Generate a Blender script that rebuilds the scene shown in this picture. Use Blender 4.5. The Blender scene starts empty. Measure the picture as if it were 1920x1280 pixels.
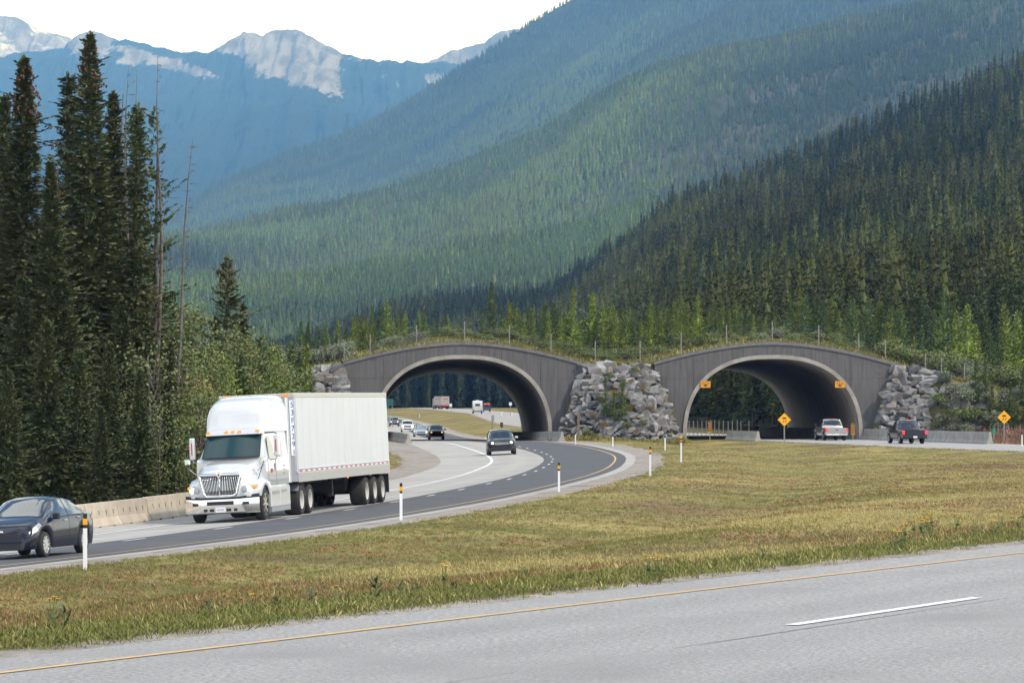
import bpy, bmesh, math, random
import numpy as np
from mathutils import Vector, Matrix

random.seed(7)
rng = np.random.default_rng(7)
S = bpy.context.scene
COL = S.collection
R = math.radians

# ------------------------------------------------------------------ camera
F, HZ, CX, EYE = 7000.0, 735.0, 960.0, 4.1     # focal length and horizon in photo pixels (1920 wide), eye height
cam_d = bpy.data.cameras.new('camera')
cam_d.sensor_width = 36.0
cam_d.lens = 36.0 * F / 1920.0
cam_d.clip_start, cam_d.clip_end = 0.5, 80000
cam = bpy.data.objects.new('camera', cam_d)
COL.objects.link(cam)
cam.location = (0, 0, EYE)
cam.rotation_euler = (R(90) + math.atan((HZ - 640) / F), 0, 0)
S.camera = cam

# ------------------------------------------------------------------ sky, sun, exposure
SUN_AZ, SUN_EL = R(128), R(50)                  # azimuth clockwise from +Y, elevation
sun_dir = Vector((math.sin(SUN_AZ) * math.cos(SUN_EL), math.cos(SUN_AZ) * math.cos(SUN_EL), math.sin(SUN_EL)))
W = bpy.data.worlds.new('World'); S.world = W; W.use_nodes = True
nt = W.node_tree; nt.nodes.clear()
def N(nt, t, **kw):
    n = nt.nodes.new(t)
    for k, v in kw.items(): setattr(n, k, v)
    return n
sky = N(nt, 'ShaderNodeTexSky', sky_type='NISHITA', sun_disc=False, sun_elevation=SUN_EL, sun_rotation=SUN_AZ, altitude=1400)
sky.air_density, sky.dust_density, sky.ozone_density = 1.0, 1.0, 1.0
bg1 = N(nt, 'ShaderNodeBackground'); bg1.inputs[1].default_value = 0.12
bg2 = N(nt, 'ShaderNodeBackground'); bg2.inputs[0].default_value = (0.87, 0.935, 1.0, 1); bg2.inputs[1].default_value = 1.6
tc = N(nt, 'ShaderNodeTexCoord'); sx = N(nt, 'ShaderNodeSeparateXYZ')
nz = N(nt, 'ShaderNodeTexNoise'); nz.inputs['Scale'].default_value = 3.2; nz.inputs['Detail'].default_value = 6; nz.inputs['Roughness'].default_value = 0.55
mp = N(nt, 'ShaderNodeMapping'); mp.inputs['Scale'].default_value = (1, 1, 2.6); mp.inputs['Location'].default_value = (0.3, 0.9, 0.2)
mr = N(nt, 'ShaderNodeMapRange', interpolation_type='SMOOTHSTEP')
mr.inputs[1].default_value, mr.inputs[2].default_value = 0.44, 0.58
hz = N(nt, 'ShaderNodeMapRange', interpolation_type='SMOOTHSTEP')    # cloud bank thickens toward the horizon all round
hz.inputs[1].default_value, hz.inputs[2].default_value, hz.inputs[3].default_value, hz.inputs[4].default_value = 0.05, 0.34, 1.0, 0.0
mx = N(nt, 'ShaderNodeMath', operation='MAXIMUM'); mix = N(nt, 'ShaderNodeMixShader'); out = N(nt, 'ShaderNodeOutputWorld')
L = nt.links.new
L(sky.outputs[0], bg1.inputs[0]); L(tc.outputs['Generated'], mp.inputs[0]); L(mp.outputs[0], nz.inputs['Vector'])
L(tc.outputs['Generated'], sx.inputs[0]); L(sx.outputs[2], hz.inputs[0]); L(nz.outputs[0], mr.inputs[0])
L(mr.outputs[0], mx.inputs[0]); L(hz.outputs[0], mx.inputs[1]); L(mx.outputs[0], mix.inputs[0])
L(bg1.outputs[0], mix.inputs[1]); L(bg2.outputs[0], mix.inputs[2]); L(mix.outputs[0], out.inputs[0])

sl = bpy.data.lights.new('sun', 'SUN'); sl.energy = 2.5; sl.angle = R(2.5); sl.color = (1.0, 0.94, 0.85)
sun = bpy.data.objects.new('sun', sl); COL.objects.link(sun)
sun.rotation_euler = (-sun_dir).to_track_quat('-Z', 'Y').to_euler(); sun.location = (60, -40, 90)

vs = S.view_settings
vs.view_transform = 'Standard'; vs.look = 'None'; vs.gamma = 1.0; vs.use_curve_mapping = False
vs.exposure = 0.42
S.render.engine = 'CYCLES'
cy = S.cycles
cy.use_denoising = True
cy.max_bounces = 4; cy.diffuse_bounces = 2; cy.glossy_bounces = 2; cy.transmission_bounces = 4; cy.volume_bounces = 0
cy.transparent_max_bounces = 6
try: cy.denoiser = 'OPENIMAGEDENOISE'
except Exception: pass

# ------------------------------------------------------------------ materials
MATS = {}
def M(name, col, rough=0.7, metal=0.0, col2=None, nscale=4.0, ndet=4.0, bump=0.0, bscale=20.0, island=0.0, objr=0.0,
      spec=0.5, emit=None, estr=0.0, coat=0.0, lo=0.4, hi=0.62, coord='Object', tint=0.0, track=None, col3=None, n3=1.0, bstretch=None, nstretch=None):
    if name in MATS: return MATS[name]
    m = bpy.data.materials.new(name); MATS[name] = m; m.use_nodes = True
    nt = m.node_tree; b = nt.nodes['Principled BSDF']; L = nt.links.new
    b.inputs['Base Color'].default_value = (*col, 1); b.inputs['Roughness'].default_value = rough
    b.inputs['Metallic'].default_value = metal; b.inputs['Specular IOR Level'].default_value = spec
    if coat: b.inputs['Coat Weight'].default_value = coat; b.inputs['Coat Roughness'].default_value = 0.04
    if emit: b.inputs['Emission Color'].default_value = (*emit, 1); b.inputs['Emission Strength'].default_value = estr
    cur = None
    def rgb(c):
        n = N(nt, 'ShaderNodeRGB'); n.outputs[0].default_value = (*c, 1); return n.outputs[0]
    def mixc(f, a, c):
        n = N(nt, 'ShaderNodeMix', data_type='RGBA'); L(f, n.inputs[0]); L(a, n.inputs[6]); L(c, n.inputs[7]); return n.outputs[2]
    tco = None
    def coords():
        nonlocal tco
        if tco is None:
            if coord == 'World': tco = N(nt, 'ShaderNodeNewGeometry').outputs['Position']
            else: tco = N(nt, 'ShaderNodeTexCoord').outputs[coord]
        return tco
    def noise(scale, det, stretch=None, rough_=0.6):
        n = N(nt, 'ShaderNodeTexNoise'); n.inputs['Scale'].default_value = scale; n.inputs['Detail'].default_value = det; n.inputs['Roughness'].default_value = rough_
        if stretch:
            p = N(nt, 'ShaderNodeMapping'); p.inputs['Scale'].default_value = stretch; L(coords(), p.inputs[0]); L(p.outputs[0], n.inputs['Vector'])
        else: L(coords(), n.inputs['Vector'])
        return n.outputs[0]
    def rng_(s, a, c):
        n = N(nt, 'ShaderNodeMapRange'); n.inputs[1].default_value = a; n.inputs[2].default_value = c; L(s, n.inputs[0]); return n.outputs[0]
    if col2:
        cur = mixc(rng_(noise(nscale, ndet, nstretch), lo, hi), rgb(col), rgb(col2))
    if col3:
        cur = mixc(rng_(noise(n3, 3), 0.5, 0.68), cur if cur else rgb(col), rgb(col3))
    if track:      # tyre-polished wheel paths: bands at fixed distances from the lane line
        at = N(nt, 'ShaderNodeAttribute', attribute_name='off'); tot = None
        for o_ in track:
            d_ = N(nt, 'ShaderNodeMath', operation='SUBTRACT'); L(at.outputs['Fac'], d_.inputs[0]); d_.inputs[1].default_value = o_
            ab = N(nt, 'ShaderNodeMath', operation='ABSOLUTE'); L(d_.outputs[0], ab.inputs[0])
            r_ = N(nt, 'ShaderNodeMapRange', interpolation_type='SMOOTHSTEP'); r_.inputs[1].default_value = .15; r_.inputs[2].default_value = .75; r_.inputs[3].default_value = 1; r_.inputs[4].default_value = 0; L(ab.outputs[0], r_.inputs[0])
            if tot is None: tot = r_.outputs[0]
            else:
                a_ = N(nt, 'ShaderNodeMath', operation='MAXIMUM'); L(tot, a_.inputs[0]); L(r_.outputs[0], a_.inputs[1]); tot = a_.outputs[0]
        w_ = N(nt, 'ShaderNodeMath', operation='MULTIPLY'); L(tot, w_.inputs[0]); L(rng_(noise(.25, 4), .25, .7), w_.inputs[1])
        mm = N(nt, 'ShaderNodeMix', data_type='RGBA', blend_type='MULTIPLY'); L(w_.outputs[0], mm.inputs[0]); L(cur if cur else rgb(col), mm.inputs[6]); mm.inputs[7].default_value = (.87, .87, .875, 1); cur = mm.outputs[2]
    fs = []
    if island:
        fs.append((N(nt, 'ShaderNodeNewGeometry').outputs['Random Per Island'], island))
    if objr:
        fs.append((N(nt, 'ShaderNodeObjectInfo').outputs['Random'], objr))
    if tint:
        fs.append((N(nt, 'ShaderNodeAttribute', attribute_type='INSTANCER', attribute_name='tint').outputs['Fac'], tint))
    for (s, amt) in fs:
        r = N(nt, 'ShaderNodeMapRange'); r.inputs[3].default_value = 1 - amt; r.inputs[4].default_value = 1 + amt; L(s, r.inputs[0])
        h = N(nt, 'ShaderNodeHueSaturation'); L(r.outputs[0], h.inputs['Value'])
        hh = N(nt, 'ShaderNodeMapRange'); hh.inputs[3].default_value = 0.5 - amt * 0.04; hh.inputs[4].default_value = 0.5 + amt * 0.03
        L(s, hh.inputs[0])
        L(hh.outputs[0], h.inputs['Hue'])
        L(cur if cur else rgb(col), h.inputs['Color']); cur = h.outputs[0]
    if cur: L(cur, b.inputs['Base Color'])
    if bump:
        bn = N(nt, 'ShaderNodeBump'); bn.inputs['Strength'].default_value = bump; bn.inputs['Distance'].default_value = 0.05
        L(noise(bscale, 5, bstretch), bn.inputs['Height']); L(bn.outputs[0], b.inputs['Normal'])
    return m

# ------------------------------------------------------------------ mesh helpers
def prop(o, label=None, cat=None, group=None, kind=None):
    if label: o['label'] = label
    if cat: o['category'] = cat
    if group: o['group'] = group
    if kind: o['kind'] = kind
    return o
def link(name, me, parent=None, **kw):
    o = bpy.data.objects.new(name, me); COL.objects.link(o)
    if parent is not None: o.parent = parent
    return prop(o, **kw)
def empty(name, loc=(0, 0, 0), rz=0.0, **kw):
    o = bpy.data.objects.new(name, None); COL.objects.link(o); o.empty_display_size = 0.3
    o.location = loc; o.rotation_euler = (0, 0, rz)
    return prop(o, **kw)
def mesh(name, V, Fc, mats, smooth=False, mi=None, sharp=None):
    me = bpy.data.meshes.new(name)
    me.from_pydata([tuple(v) for v in V], [], [tuple(f) for f in Fc])
    for m in (mats if isinstance(mats, (list, tuple)) else [mats]): me.materials.append(m)
    if smooth: me.polygons.foreach_set('use_smooth', [True] * len(me.polygons))
    if mi is not None: me.polygons.foreach_set('material_index', mi)
    me.update()
    if smooth and sharp:
        try: me.set_sharp_from_angle(angle=R(sharp))
        except Exception: pass
    return me
def quads_mesh(name, V, mat, smooth=False):
    """V: (n,4,3) array of separate quads"""
    V = np.asarray(V, dtype=np.float32); n = len(V)
    me = bpy.data.meshes.new(name)
    me.vertices.add(n * 4); me.vertices.foreach_set('co', V.reshape(-1))
    me.loops.add(n * 4); me.loops.foreach_set('vertex_index', np.arange(n * 4, dtype=np.int32))
    me.polygons.add(n); me.polygons.foreach_set('loop_start', np.arange(0, n * 4, 4, dtype=np.int32))
    try: me.polygons.foreach_set('loop_total', np.full(n, 4, dtype=np.int32))
    except Exception: pass
    me.materials.append(mat); me.update(calc_edges=True)
    return me
class MB:
    def __init__(s): s.v = []; s.f = []
    def add(s, V, Fc):
        o = len(s.v); s.v += [tuple(p) for p in V]; s.f += [tuple(i + o for i in f) for f in Fc]; return s
    def box(s, x0, x1, y0, y1, z0, z1):
        return s.add([(x0,y0,z0),(x1,y0,z0),(x1,y1,z0),(x0,y1,z0),(x0,y0,z1),(x1,y0,z1),(x1,y1,z1),(x0,y1,z1)],
                     [(0,3,2,1),(4,5,6,7),(0,1,5,4),(1,2,6,5),(2,3,7,6),(3,0,4,7)])
    def hexa(s, P):   # 8 points, bottom loop then top loop
        return s.add(P, [(0,3,2,1),(4,5,6,7),(0,1,5,4),(1,2,6,5),(2,3,7,6),(3,0,4,7)])
    def tube(s, pts, rads, n=8, caps=True):
        pts = [Vector(p) for p in pts]
        if not hasattr(rads, '__len__'): rads = [rads] * len(pts)
        rings = []
        for i, p in enumerate(pts):
            d = (pts[min(i + 1, len(pts) - 1)] - pts[max(i - 1, 0)]).normalized()
            a = d.cross(Vector((0, 0, 1)) if abs(d.z) < 0.9 else Vector((1, 0, 0))).normalized(); b = d.cross(a)
            rings.append([p + (a * math.cos(2 * math.pi * k / n) + b * math.sin(2 * math.pi * k / n)) * rads[i] for k in range(n)])
        V = [q for r in rings for q in r]; Fc = []
        for i in range(len(pts) - 1):
            for k in range(n):
                Fc.append((i*n+k, i*n+(k+1)%n, (i+1)*n+(k+1)%n, (i+1)*n+k))
        if caps: Fc += [tuple(range(n))[::-1], tuple(range((len(pts)-1)*n, len(pts)*n))]
        return s.add(V, Fc)
    def lathe_y(s, prof, n=24, c=(0, 0, 0)):   # prof: (radius, y) around the Y axis
        V = []; Fc = []
        for (r, y) in prof:
            for k in range(n):
                a = 2 * math.pi * k / n; V.append((c[0] + r * math.cos(a), c[1] + y, c[2] + r * math.sin(a)))
        for i in range(len(prof) - 1):
            for k in range(n): Fc.append((i*n+k, i*n+(k+1)%n, (i+1)*n+(k+1)%n, (i+1)*n+k))
        return s.add(V, Fc)
    def prism(s, poly, y0, y1):    # polygon of (x,z) extruded along y
        n = len(poly)
        V = [(x, y0, z) for x, z in poly] + [(x, y1, z) for x, z in poly]
        return s.add(V, [tuple(range(n)), tuple(range(2*n-1, n-1, -1))] + [(i, i + n, (i+1) % n + n, (i+1) % n) for i in range(n)])
    def grid(s, P):   # P[i][j] points
        ni, nj = len(P), len(P[0])
        return s.add([p for r in P for p in r], [(i*nj+j, (i+1)*nj+j, (i+1)*nj+j+1, i*nj+j+1) for i in range(ni-1) for j in range(nj-1)])
    def mesh(s, name, mat, smooth=False, sharp=None): return mesh(name, s.v, s.f, mat, smooth, sharp=sharp)
    def build(s, name, mat, parent=None, smooth=False, sharp=None, bevel=0, **kw):
        me = s.mesh(name, mat, smooth, sharp)
        bm = bmesh.new(); bm.from_mesh(me)
        if bevel:
            bmesh.ops.bevel(bm, geom=bm.edges[:], offset=bevel, segments=1, affect='EDGES', clamp_overlap=True)
        bmesh.ops.recalc_face_normals(bm, faces=bm.faces[:]); bm.to_mesh(me); bm.free()
        if smooth:
            me.polygons.foreach_set('use_smooth', [True] * len(me.polygons))
            if sharp: me.set_sharp_from_angle(angle=R(sharp))
        return link(name, me, parent, **kw)
def text_mesh(txt, size, mat, vertical=False, extrude=0.004):
    cu = bpy.data.curves.new('lettering', 'FONT'); cu.body = '\n'.join(txt) if vertical else txt
    cu.size = size; cu.align_x = 'CENTER'; cu.align_y = 'CENTER'; cu.extrude = extrude; cu.resolution_u = 3
    if vertical: cu.space_line = 0.98
    o = bpy.data.objects.new('tmp', cu); COL.objects.link(o); bpy.context.view_layer.update()
    me = bpy.data.meshes.new_from_object(o.evaluated_get(bpy.context.evaluated_depsgraph_get()))
    bpy.data.objects.remove(o); me.materials.clear(); me.materials.append(mat); return me
def copy_tree(o, parent=None, label=None):
    c = o.copy(); COL.objects.link(c)
    if parent is not None: c.parent = parent
    if label: c['label'] = label
    for ch in o.children: copy_tree(ch, c)
    return c

# value noise
_perm = rng.random((256, 256))
def vnoise(x, y):
    xi = np.floor(x).astype(int); yi = np.floor(y).astype(int); fx = x - xi; fy = y - yi
    fx = fx*fx*(3-2*fx); fy = fy*fy*(3-2*fy)
    a = _perm[xi % 256, yi % 256]; b = _perm[(xi+1) % 256, yi % 256]; c = _perm[xi % 256, (yi+1) % 256]; d = _perm[(xi+1) % 256, (yi+1) % 256]
    return (a*(1-fx)+b*fx)*(1-fy) + (c*(1-fx)+d*fx)*fy
def fbm(x, y, o=4, ridged=False):
    s = 0; a = 1; t = 0
    for i in range(o):
        n = vnoise(x * 2**i + 17.3*i, y * 2**i + 9.1*i)
        if ridged: n = 1 - abs(2*n - 1)
        s = s + a * n; t += a; a *= 0.5
    return s / t
def sm(x, a, b):
    t = np.clip((x - a) / (b - a), 0, 1); return t*t*(3-2*t)
def PX(x, y, Y):       # a photo pixel at distance Y -> world point
    return ((x - CX) / F * Y, Y, EYE + (HZ - y) / F * Y)

# ------------------------------------------------------------------ roads (centre line = dashed lane line)
def road_line(pts, win=14.0, step=1.0):
    P = np.array(pts, float); d = np.r_[0, np.cumsum(np.hypot(*np.diff(P[:, :2], axis=0).T))]
    s = np.arange(0, d[-1], step); Q = np.stack([np.interp(s, d, P[:, k]) for k in range(3)], 1)
    k = int(win / step); w = np.hanning(2*k+1); w /= w.sum()
    pad0 = Q[0] + (Q[0]-Q[1]) * np.arange(k, 0, -1)[:, None]; pad1 = Q[-1] + (Q[-1]-Q[-2]) * np.arange(1, k+1)[:, None]
    E = np.vstack([pad0, Q, pad1]); Q = np.stack([np.convolve(E[:, i], w, 'valid') for i in range(3)], 1)
    T = np.gradient(Q, axis=0); T[:, 2] = 0; T /= np.linalg.norm(T, axis=1)[:, None]
    return Q, T
A_pts = [(-58,-30,0),(-36,20,0),(-24.5,52,0),(-17.4,76,0),(-13.15,92,0),(-10.45,103.1,0),(-8.72,111.8,0),(-7.18,120.6,0),(-5.73,129.3,0),(-4.41,138.2,0),(-2.3,155,0),(-0.08,175.5,0),
         (1.24,192.6,0),(2.1,211,0),(2.55,226,0),(2.5,238,0),(2.1,252,0),(1.5,265.7,0),(0.3,285,0),(-1.4,308,-.05),(-3.7,330,-.2),(-5.5,362,-.55),(-7.4,395,-.93),
         (-10.4,451,-1.3),(-14.6,555,-1.8),(-19,667,-2.0),(-33,900,-2.0),(-60,1200,-2),(-120,1700,-2)]
B_pts = [(-32,-30,1.7),(-16.6,0,1.65),(-6.8,20,1.62),(2.78,39.3,1.61),(5.4,44.7,1.61),(12.2,58.5,1.58),(20,76,1.5),(29,102,1.3),(37,135,1.0),(41.5,170,.7),(43,200,.45),(41.8,228,.25),
         (38.6,254,.1),(34.2,276,.03),(29.6,300,0),(24.2,331,-.1),(20.8,362,-.3),(17.8,395,-.5),(11,470,-.9),(3,600,-1.0),(-5,880,-.9),(-20,1150,-1.2),(-40,1400,-1.5),(-80,1700,-2)]
LA, TA = road_line(A_pts); LB, TB = road_line(B_pts)
def bankA(Y): return 0.05 * (1 - sm(np.asarray(Y, float), 265, 335))
def bankB(Y): return 0.0 * np.asarray(Y, float)
def nearest(Ln, T, X, Y):
    X = np.ravel(X); Y = np.ravel(Y); n = len(X); idx = np.empty(n, int); sub = Ln[::3]
    for i in range(0, n, 4000):
        d = (X[i:i+4000, None]-sub[None, :, 0])**2 + (Y[i:i+4000, None]-sub[None, :, 1])**2
        idx[i:i+4000] = d.argmin(1) * 3
    p = Ln[idx]; t = T[idx]; dx = X-p[:, 0]; dy = Y-p[:, 1]
    al = dx*t[:, 0] + dy*t[:, 1]
    off = dx*t[:, 1] - dy*t[:, 0]         # + to the right of the direction of travel away from the camera
    return off, np.hypot(off, np.maximum(np.abs(al)-2, 0)), p[:, 2], p[:, 1]
def ground_h(X, Y):
    sh = np.shape(X); X = np.ravel(np.asarray(X, float)); Y = np.ravel(np.asarray(Y, float))
    oa, da, za, ya = nearest(LA, TA, X, Y); ob, db, zb, yb = nearest(LB, TB, X, Y)
    pa = za + bankA(ya) * np.clip(oa, -9, 8); pb = zb + bankB(yb) * ob
    da = np.abs(da); db = np.abs(db)
    wa = 1/np.maximum(da-8.5, .25)**2; wb = 1/np.maximum(db-7.5, .25)**2
    nat = 0.3 + 1.2*(fbm(X/70+3, Y/70+5)-.5) + np.where(X < -14, 0.02*np.clip(-14-X, 0, 60), 0)
    nat = nat - 1.7*sm(Y, 330, 520)
    w0 = (1/45.0)**2 * (0.25 + sm(np.minimum(da, db), 15, 60)*6)
    h = (wa*pa + wb*pb + w0*nat)/(wa+wb+w0)
    dm = np.minimum(da-8.0, db-6.0)
    h = h - 0.35*np.exp(-((dm-6)/3.0)**2) + 0.10*(fbm(X/6, Y/6)-.5)*sm(dm, 0.5, 3)
    inA = (1-sm(oa, 5.5, 6.5))*sm(oa, -9.4, -8.4); inB = (1-sm(ob, 7.3, 8.3))*sm(ob, -5.25, -4.6)
    h = h - 0.08*np.maximum(inA*(da < 12), inB*(db < 12)) + 0.012
    return h.reshape(sh)
def road_pt(Ln, T, Y, off, bank):
    i = int(np.abs(Ln[:, 1]-Y).argmin()); p = Ln[i]; t = T[i]; b = float(bank(p[1]))
    return Vector((p[0]+t[1]*off, p[1]-t[0]*off, p[2]+b*off)), Vector((t[0], t[1], 0)), b
# ------------------------------------------------------------------ ground sheet
m_ground = M('dry_meadow', (0.125, 0.118, 0.036), 0.95, col2=(0.29, 0.232, 0.088), nscale=0.16, ndet=10, lo=0.40, hi=0.62, nstretch=(.6, 1.0, 1.0), coord='World', col3=(0.14, 0.09, 0.055), n3=0.11, bump=0.5, bscale=3.0, spec=0.1)
def mesh_grid(name, X, Y, Z, mat, smooth=True):
    ni, nj = X.shape; idx = np.arange(ni*nj).reshape(ni, nj)
    Fc = np.stack([idx[:-1, :-1], idx[:-1, 1:], idx[1:, 1:], idx[1:, :-1]], -1).reshape(-1, 4)
    me = bpy.data.meshes.new(name); n = ni*nj
    me.vertices.add(n); me.vertices.foreach_set('co', np.stack([X, Y, Z], -1).astype(np.float32).reshape(-1))
    me.loops.add(len(Fc)*4); me.loops.foreach_set('vertex_index', Fc.astype(np.int32).reshape(-1))
    me.polygons.add(len(Fc)); me.polygons.foreach_set('loop_start', np.arange(0, len(Fc)*4, 4, dtype=np.int32))
    me.materials.append(mat); me.update(calc_edges=True)
    if smooth: me.polygons.foreach_set('use_smooth', np.ones(len(Fc), bool))
    return me
rows = np.r_[np.arange(-40, 60, 2.0), np.arange(60, 420, 2.5), np.geomspace(420, 3000, 60), [4500, 7000, 11000, 18000, 29000]]
c = np.linspace(-1, 1, 191); c = np.sign(c)*np.abs(c)**1.6
GX = c[None, :]*(rows[:, None].clip(0)*0.27 + 75); GY = np.repeat(rows[:, None], len(c), 1)
GZ = ground_h(GX, GY)
ground = link('ground', mesh_grid('ground', GX, GY, GZ, m_ground), kind='structure')

# ------------------------------------------------------------------ road strips
m_light = M('worn_grey_asphalt', (0.33, 0.312, 0.29), 0.9, col2=(0.39, 0.372, 0.35), nscale=0.35, ndet=8, coord='World', bump=0.25, bscale=40, spec=0.2, track=(-2.9, -1.1))
m_chip = M('pale_chipseal', (0.285, 0.276, 0.272), 0.92, col2=(0.43, 0.412, 0.40), nscale=16.0, ndet=12, lo=0.41, hi=0.60, coord='World', bump=1.0, bscale=26, spec=0.2, track=(-2.75, -1.0, 1.0, 2.75), col3=(0.325, 0.311, 0.303), n3=0.35)
m_dark = M('fresh_dark_asphalt', (0.070, 0.070, 0.078), 0.8, col2=(0.088, 0.087, 0.092), nscale=0.5, coord='World', bump=0.2, bscale=50, spec=0.3)
m_gravel = M('gravel_shoulder', (0.25, 0.22, 0.19), 0.95, col2=(0.36, 0.32, 0.285), nscale=2.2, ndet=12, lo=0.38, hi=0.62, coord='World', bump=0.9, bscale=14, spec=0.1, col3=(0.2, 0.175, 0.15), n3=0.5)
m_white = M('white_road_paint', (0.74, 0.74, 0.74), 0.7, col2=(0.6, 0.6, 0.59), nscale=6, coord='World')
m_yel = M('yellow_road_paint', (0.60, 0.37, 0.12), 0.7, col2=(0.46, 0.33, 0.18), nscale=5, coord='World')
def strip(name, Ln, T, bank, o0, o1, dz, mat, Y0=-30, Y1=1650, wob=0.0, nx=4, parent=None):
    k = np.where((Ln[:, 1] >= Y0) & (Ln[:, 1] <= Y1))[0]
    if len(k) > 60: k = np.r_[k[(k-k[0]) % 2 == 0], k[-1:]] if k[-1] % 2 != k[0] % 2 else k[(k-k[0]) % 2 == 0]
    P = Ln[k]; t = T[k]; b = bank(P[:, 1]); o = np.linspace(0, 1, nx)[None, :]*np.ones((len(k), 1))
    a0 = np.full(len(k), float(o0)); a1 = np.full(len(k), float(o1))
    if wob:
        s = np.arange(len(k)) * 1.0
        if abs(o0) > abs(o1): a0 = a0 + wob*(fbm(s/3.1, s*0+o0)-.5)*2
        else: a1 = a1 + wob*(fbm(s/3.1, s*0+o1)-.5)*2
    O = a0[:, None]*(1-o) + a1[:, None]*o
    me = mesh_grid(name, P[:, :1]+t[:, 1:2]*O, P[:, 1:2]-t[:, :1]*O, P[:, 2:3]+b[:, None]*O+dz, mat)
    at = me.attributes.new('off', 'FLOAT', 'POINT'); at.data.foreach_set('value', O.astype(np.float32).ravel())
    return link(name, me, parent, kind=None if parent else 'structure')
strip('gravel_verge', LA, TA, bankA, -9.6, -6.2, 0.004, m_gravel, wob=.5)
strip('gravel_verge', LA, TA, bankA, 4.3, 6.7, 0.004, m_gravel, wob=.45, nx=6)
rA = strip('road', LA, TA, bankA, -7.0, 4.9, 0.010, m_light, nx=30)
strip('resurfaced_lane', LA, TA, bankA, -0.55, 4.35, 0.016, m_dark, parent=rA)
strip('edge_line', LA, TA, bankA, -3.85, -3.68, 0.022, m_white, parent=rA, nx=2)
strip('edge_line', LA, TA, bankA, 3.68, 3.78, 0.024, m_yel, parent=rA, nx=2)
strip('gravel_verge', LB, TB, bankB, -5.5, -4.4, 0.006, m_gravel, wob=.28, nx=4)
strip('gravel_verge', LB, TB, bankB, 6.8, 8.6, 0.006, m_gravel, wob=.4, nx=4)
rB = strip('road', LB, TB, bankB, -4.75, 7.2, 0.012, m_chip, nx=40)
m_tar = M('tar_seal', (0.15, 0.145, 0.14), .7)
for o_, y0_, y1_ in ((.32, 20, 62),): strip('sealed_crack', LB, TB, bankB, o_, o_+.012, 0.016, m_tar, Y0=y0_, Y1=y1_, wob=.05, nx=2, parent=rB)
strip('edge_line', LB, TB, bankB, -3.75, -3.65, 0.020, m_yel, parent=rB, nx=2)
strip('edge_line', LB, TB, bankB, 5.5, 5.65, 0.020, m_white, parent=rB, nx=2)
def dashes(Ln, T, bank, Ys, length, w, dz, parent):
    for Y in Ys:
        i = int(np.abs(Ln[:, 1]-Y).argmin()); n = int(length)+1
        seg = range(i, min(i+n, len(Ln))); P = Ln[list(seg)]; t = T[list(seg)]
        O = np.array([[-w/2, w/2]])*np.ones((len(P), 1)); b = bank(P[:, 1])[:, None]
        link('lane_dash', mesh_grid('lane_dash', P[:, :1]+t[:, 1:2]*O, P[:, 1:2]-t[:, :1]*O, P[:, 2:3]+b*O+dz, m_white), parent)
dashes(LA, TA, bankA, [67, 76, 85, 94, 102.5, 111, 120, 129, 138, 147, 156, 165.5, 175, 184, 192.6, 201.5, 210.5, 219, 227.5, 236, 244.5, 253, 262, 271, 280, 289], 2, .13, 0.024, rA)
dashes(LB, TB, bankB, [21.5, 39.3, 57, 240, 249, 258, 267, 276, 285, 294, 303, 312], 6, .15, 0.022, rB)

# ------------------------------------------------------------------ hills and mountains
def hill(name, sil, Zr, base, x0, x1, nu, nv, amp, fscale, mat, vp=1.0, back=1.02, edge=0.0, seed=0, ridged=False, efreq=14.0, crag=0.0, cs=500.0):
    px = np.linspace(x0, x1, nu); sxp, syp = zip(*sil); ys = np.interp(px, sxp, syp)
    k = max(2, nu//(220 if edge else 60)); w = np.hanning(2*k+1); w /= w.sum(); ys2 = np.convolve(np.pad(ys, k, 'edge'), w, 'valid')
    ys = ys*0.35 + ys2*0.65 if edge else ys2
    if edge: ys = ys + edge*(fbm(px/efreq+seed, px*0+seed, 4)-.5)*2
    bx = [b[0] for b in base]; Zb = np.interp(px, bx, [b[1] for b in base]); yb = np.interp(px, bx, [b[2] for b in base])
    Zrr = np.interp(px, [z[0] for z in Zr], [z[1] for z in Zr]) if hasattr(Zr, '__len__') else np.full(nu, float(Zr))
    v = np.linspace(0, 1, nv)[:, None]
    Zd = Zb[None, :]*(Zrr/Zb)[None, :]**v
    yp = yb[None, :] + (ys-yb)[None, :]*v**vp
    X = (px[None, :]-CX)/F*Zd; z = EYE+(HZ-yp)/F*Zd
    n = fbm(X/fscale+seed, Zd/fscale/1.6+seed*2, 6, ridged)-.5
    z = z + amp*n*np.sin(np.pi*v)**0.6*2*(Zd/Zrr[None, :])
    if crag: Zd = Zd + crag*(fbm(X/cs+seed, z/cs/2.2+seed, 4, True)-.5)*2 + crag*.55*(fbm(X/150+seed+z/900, z/800+seed, 4, True)-.5)*2
    Xb = (px[None, :]-CX)/F*Zrr[None, :]*np.ones((2, 1)); Yb = Zrr[None, :]*np.array([[back], [back*1.02]]); zb = np.vstack([z[-1]*0.55, np.minimum(z[-1]*0, -5)])
    XX = np.vstack([X, Xb]); YY = np.vstack([Zd, Yb]); ZZ = np.vstack([z, zb])
    o = link(name, mesh_grid(name, XX, YY, ZZ, mat), kind='structure')
    return o, dict(px=px, v=v[:, 0], X=X, Y=Zd, z=z)
def hill_sample(H, u, v):
    """u in px, v in 0..1 -> world points by bilinear lookup"""
    px, vv = H['px'], H['v']; fi = np.clip((u-px[0])/(px[1]-px[0]), 0, len(px)-1.001); fv = np.clip(v*(len(vv)-1), 0, len(vv)-1.001)
    i = fi.astype(int); j = fv.astype(int); a = fi-i; b = fv-j
    def g(A): return (A[j, i]*(1-a)+A[j, i+1]*a)*(1-b)+(A[j+1, i]*(1-a)+A[j+1, i+1]*a)*b
    return g(H['X']), g(H['Y']), g(H['z'])
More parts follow.
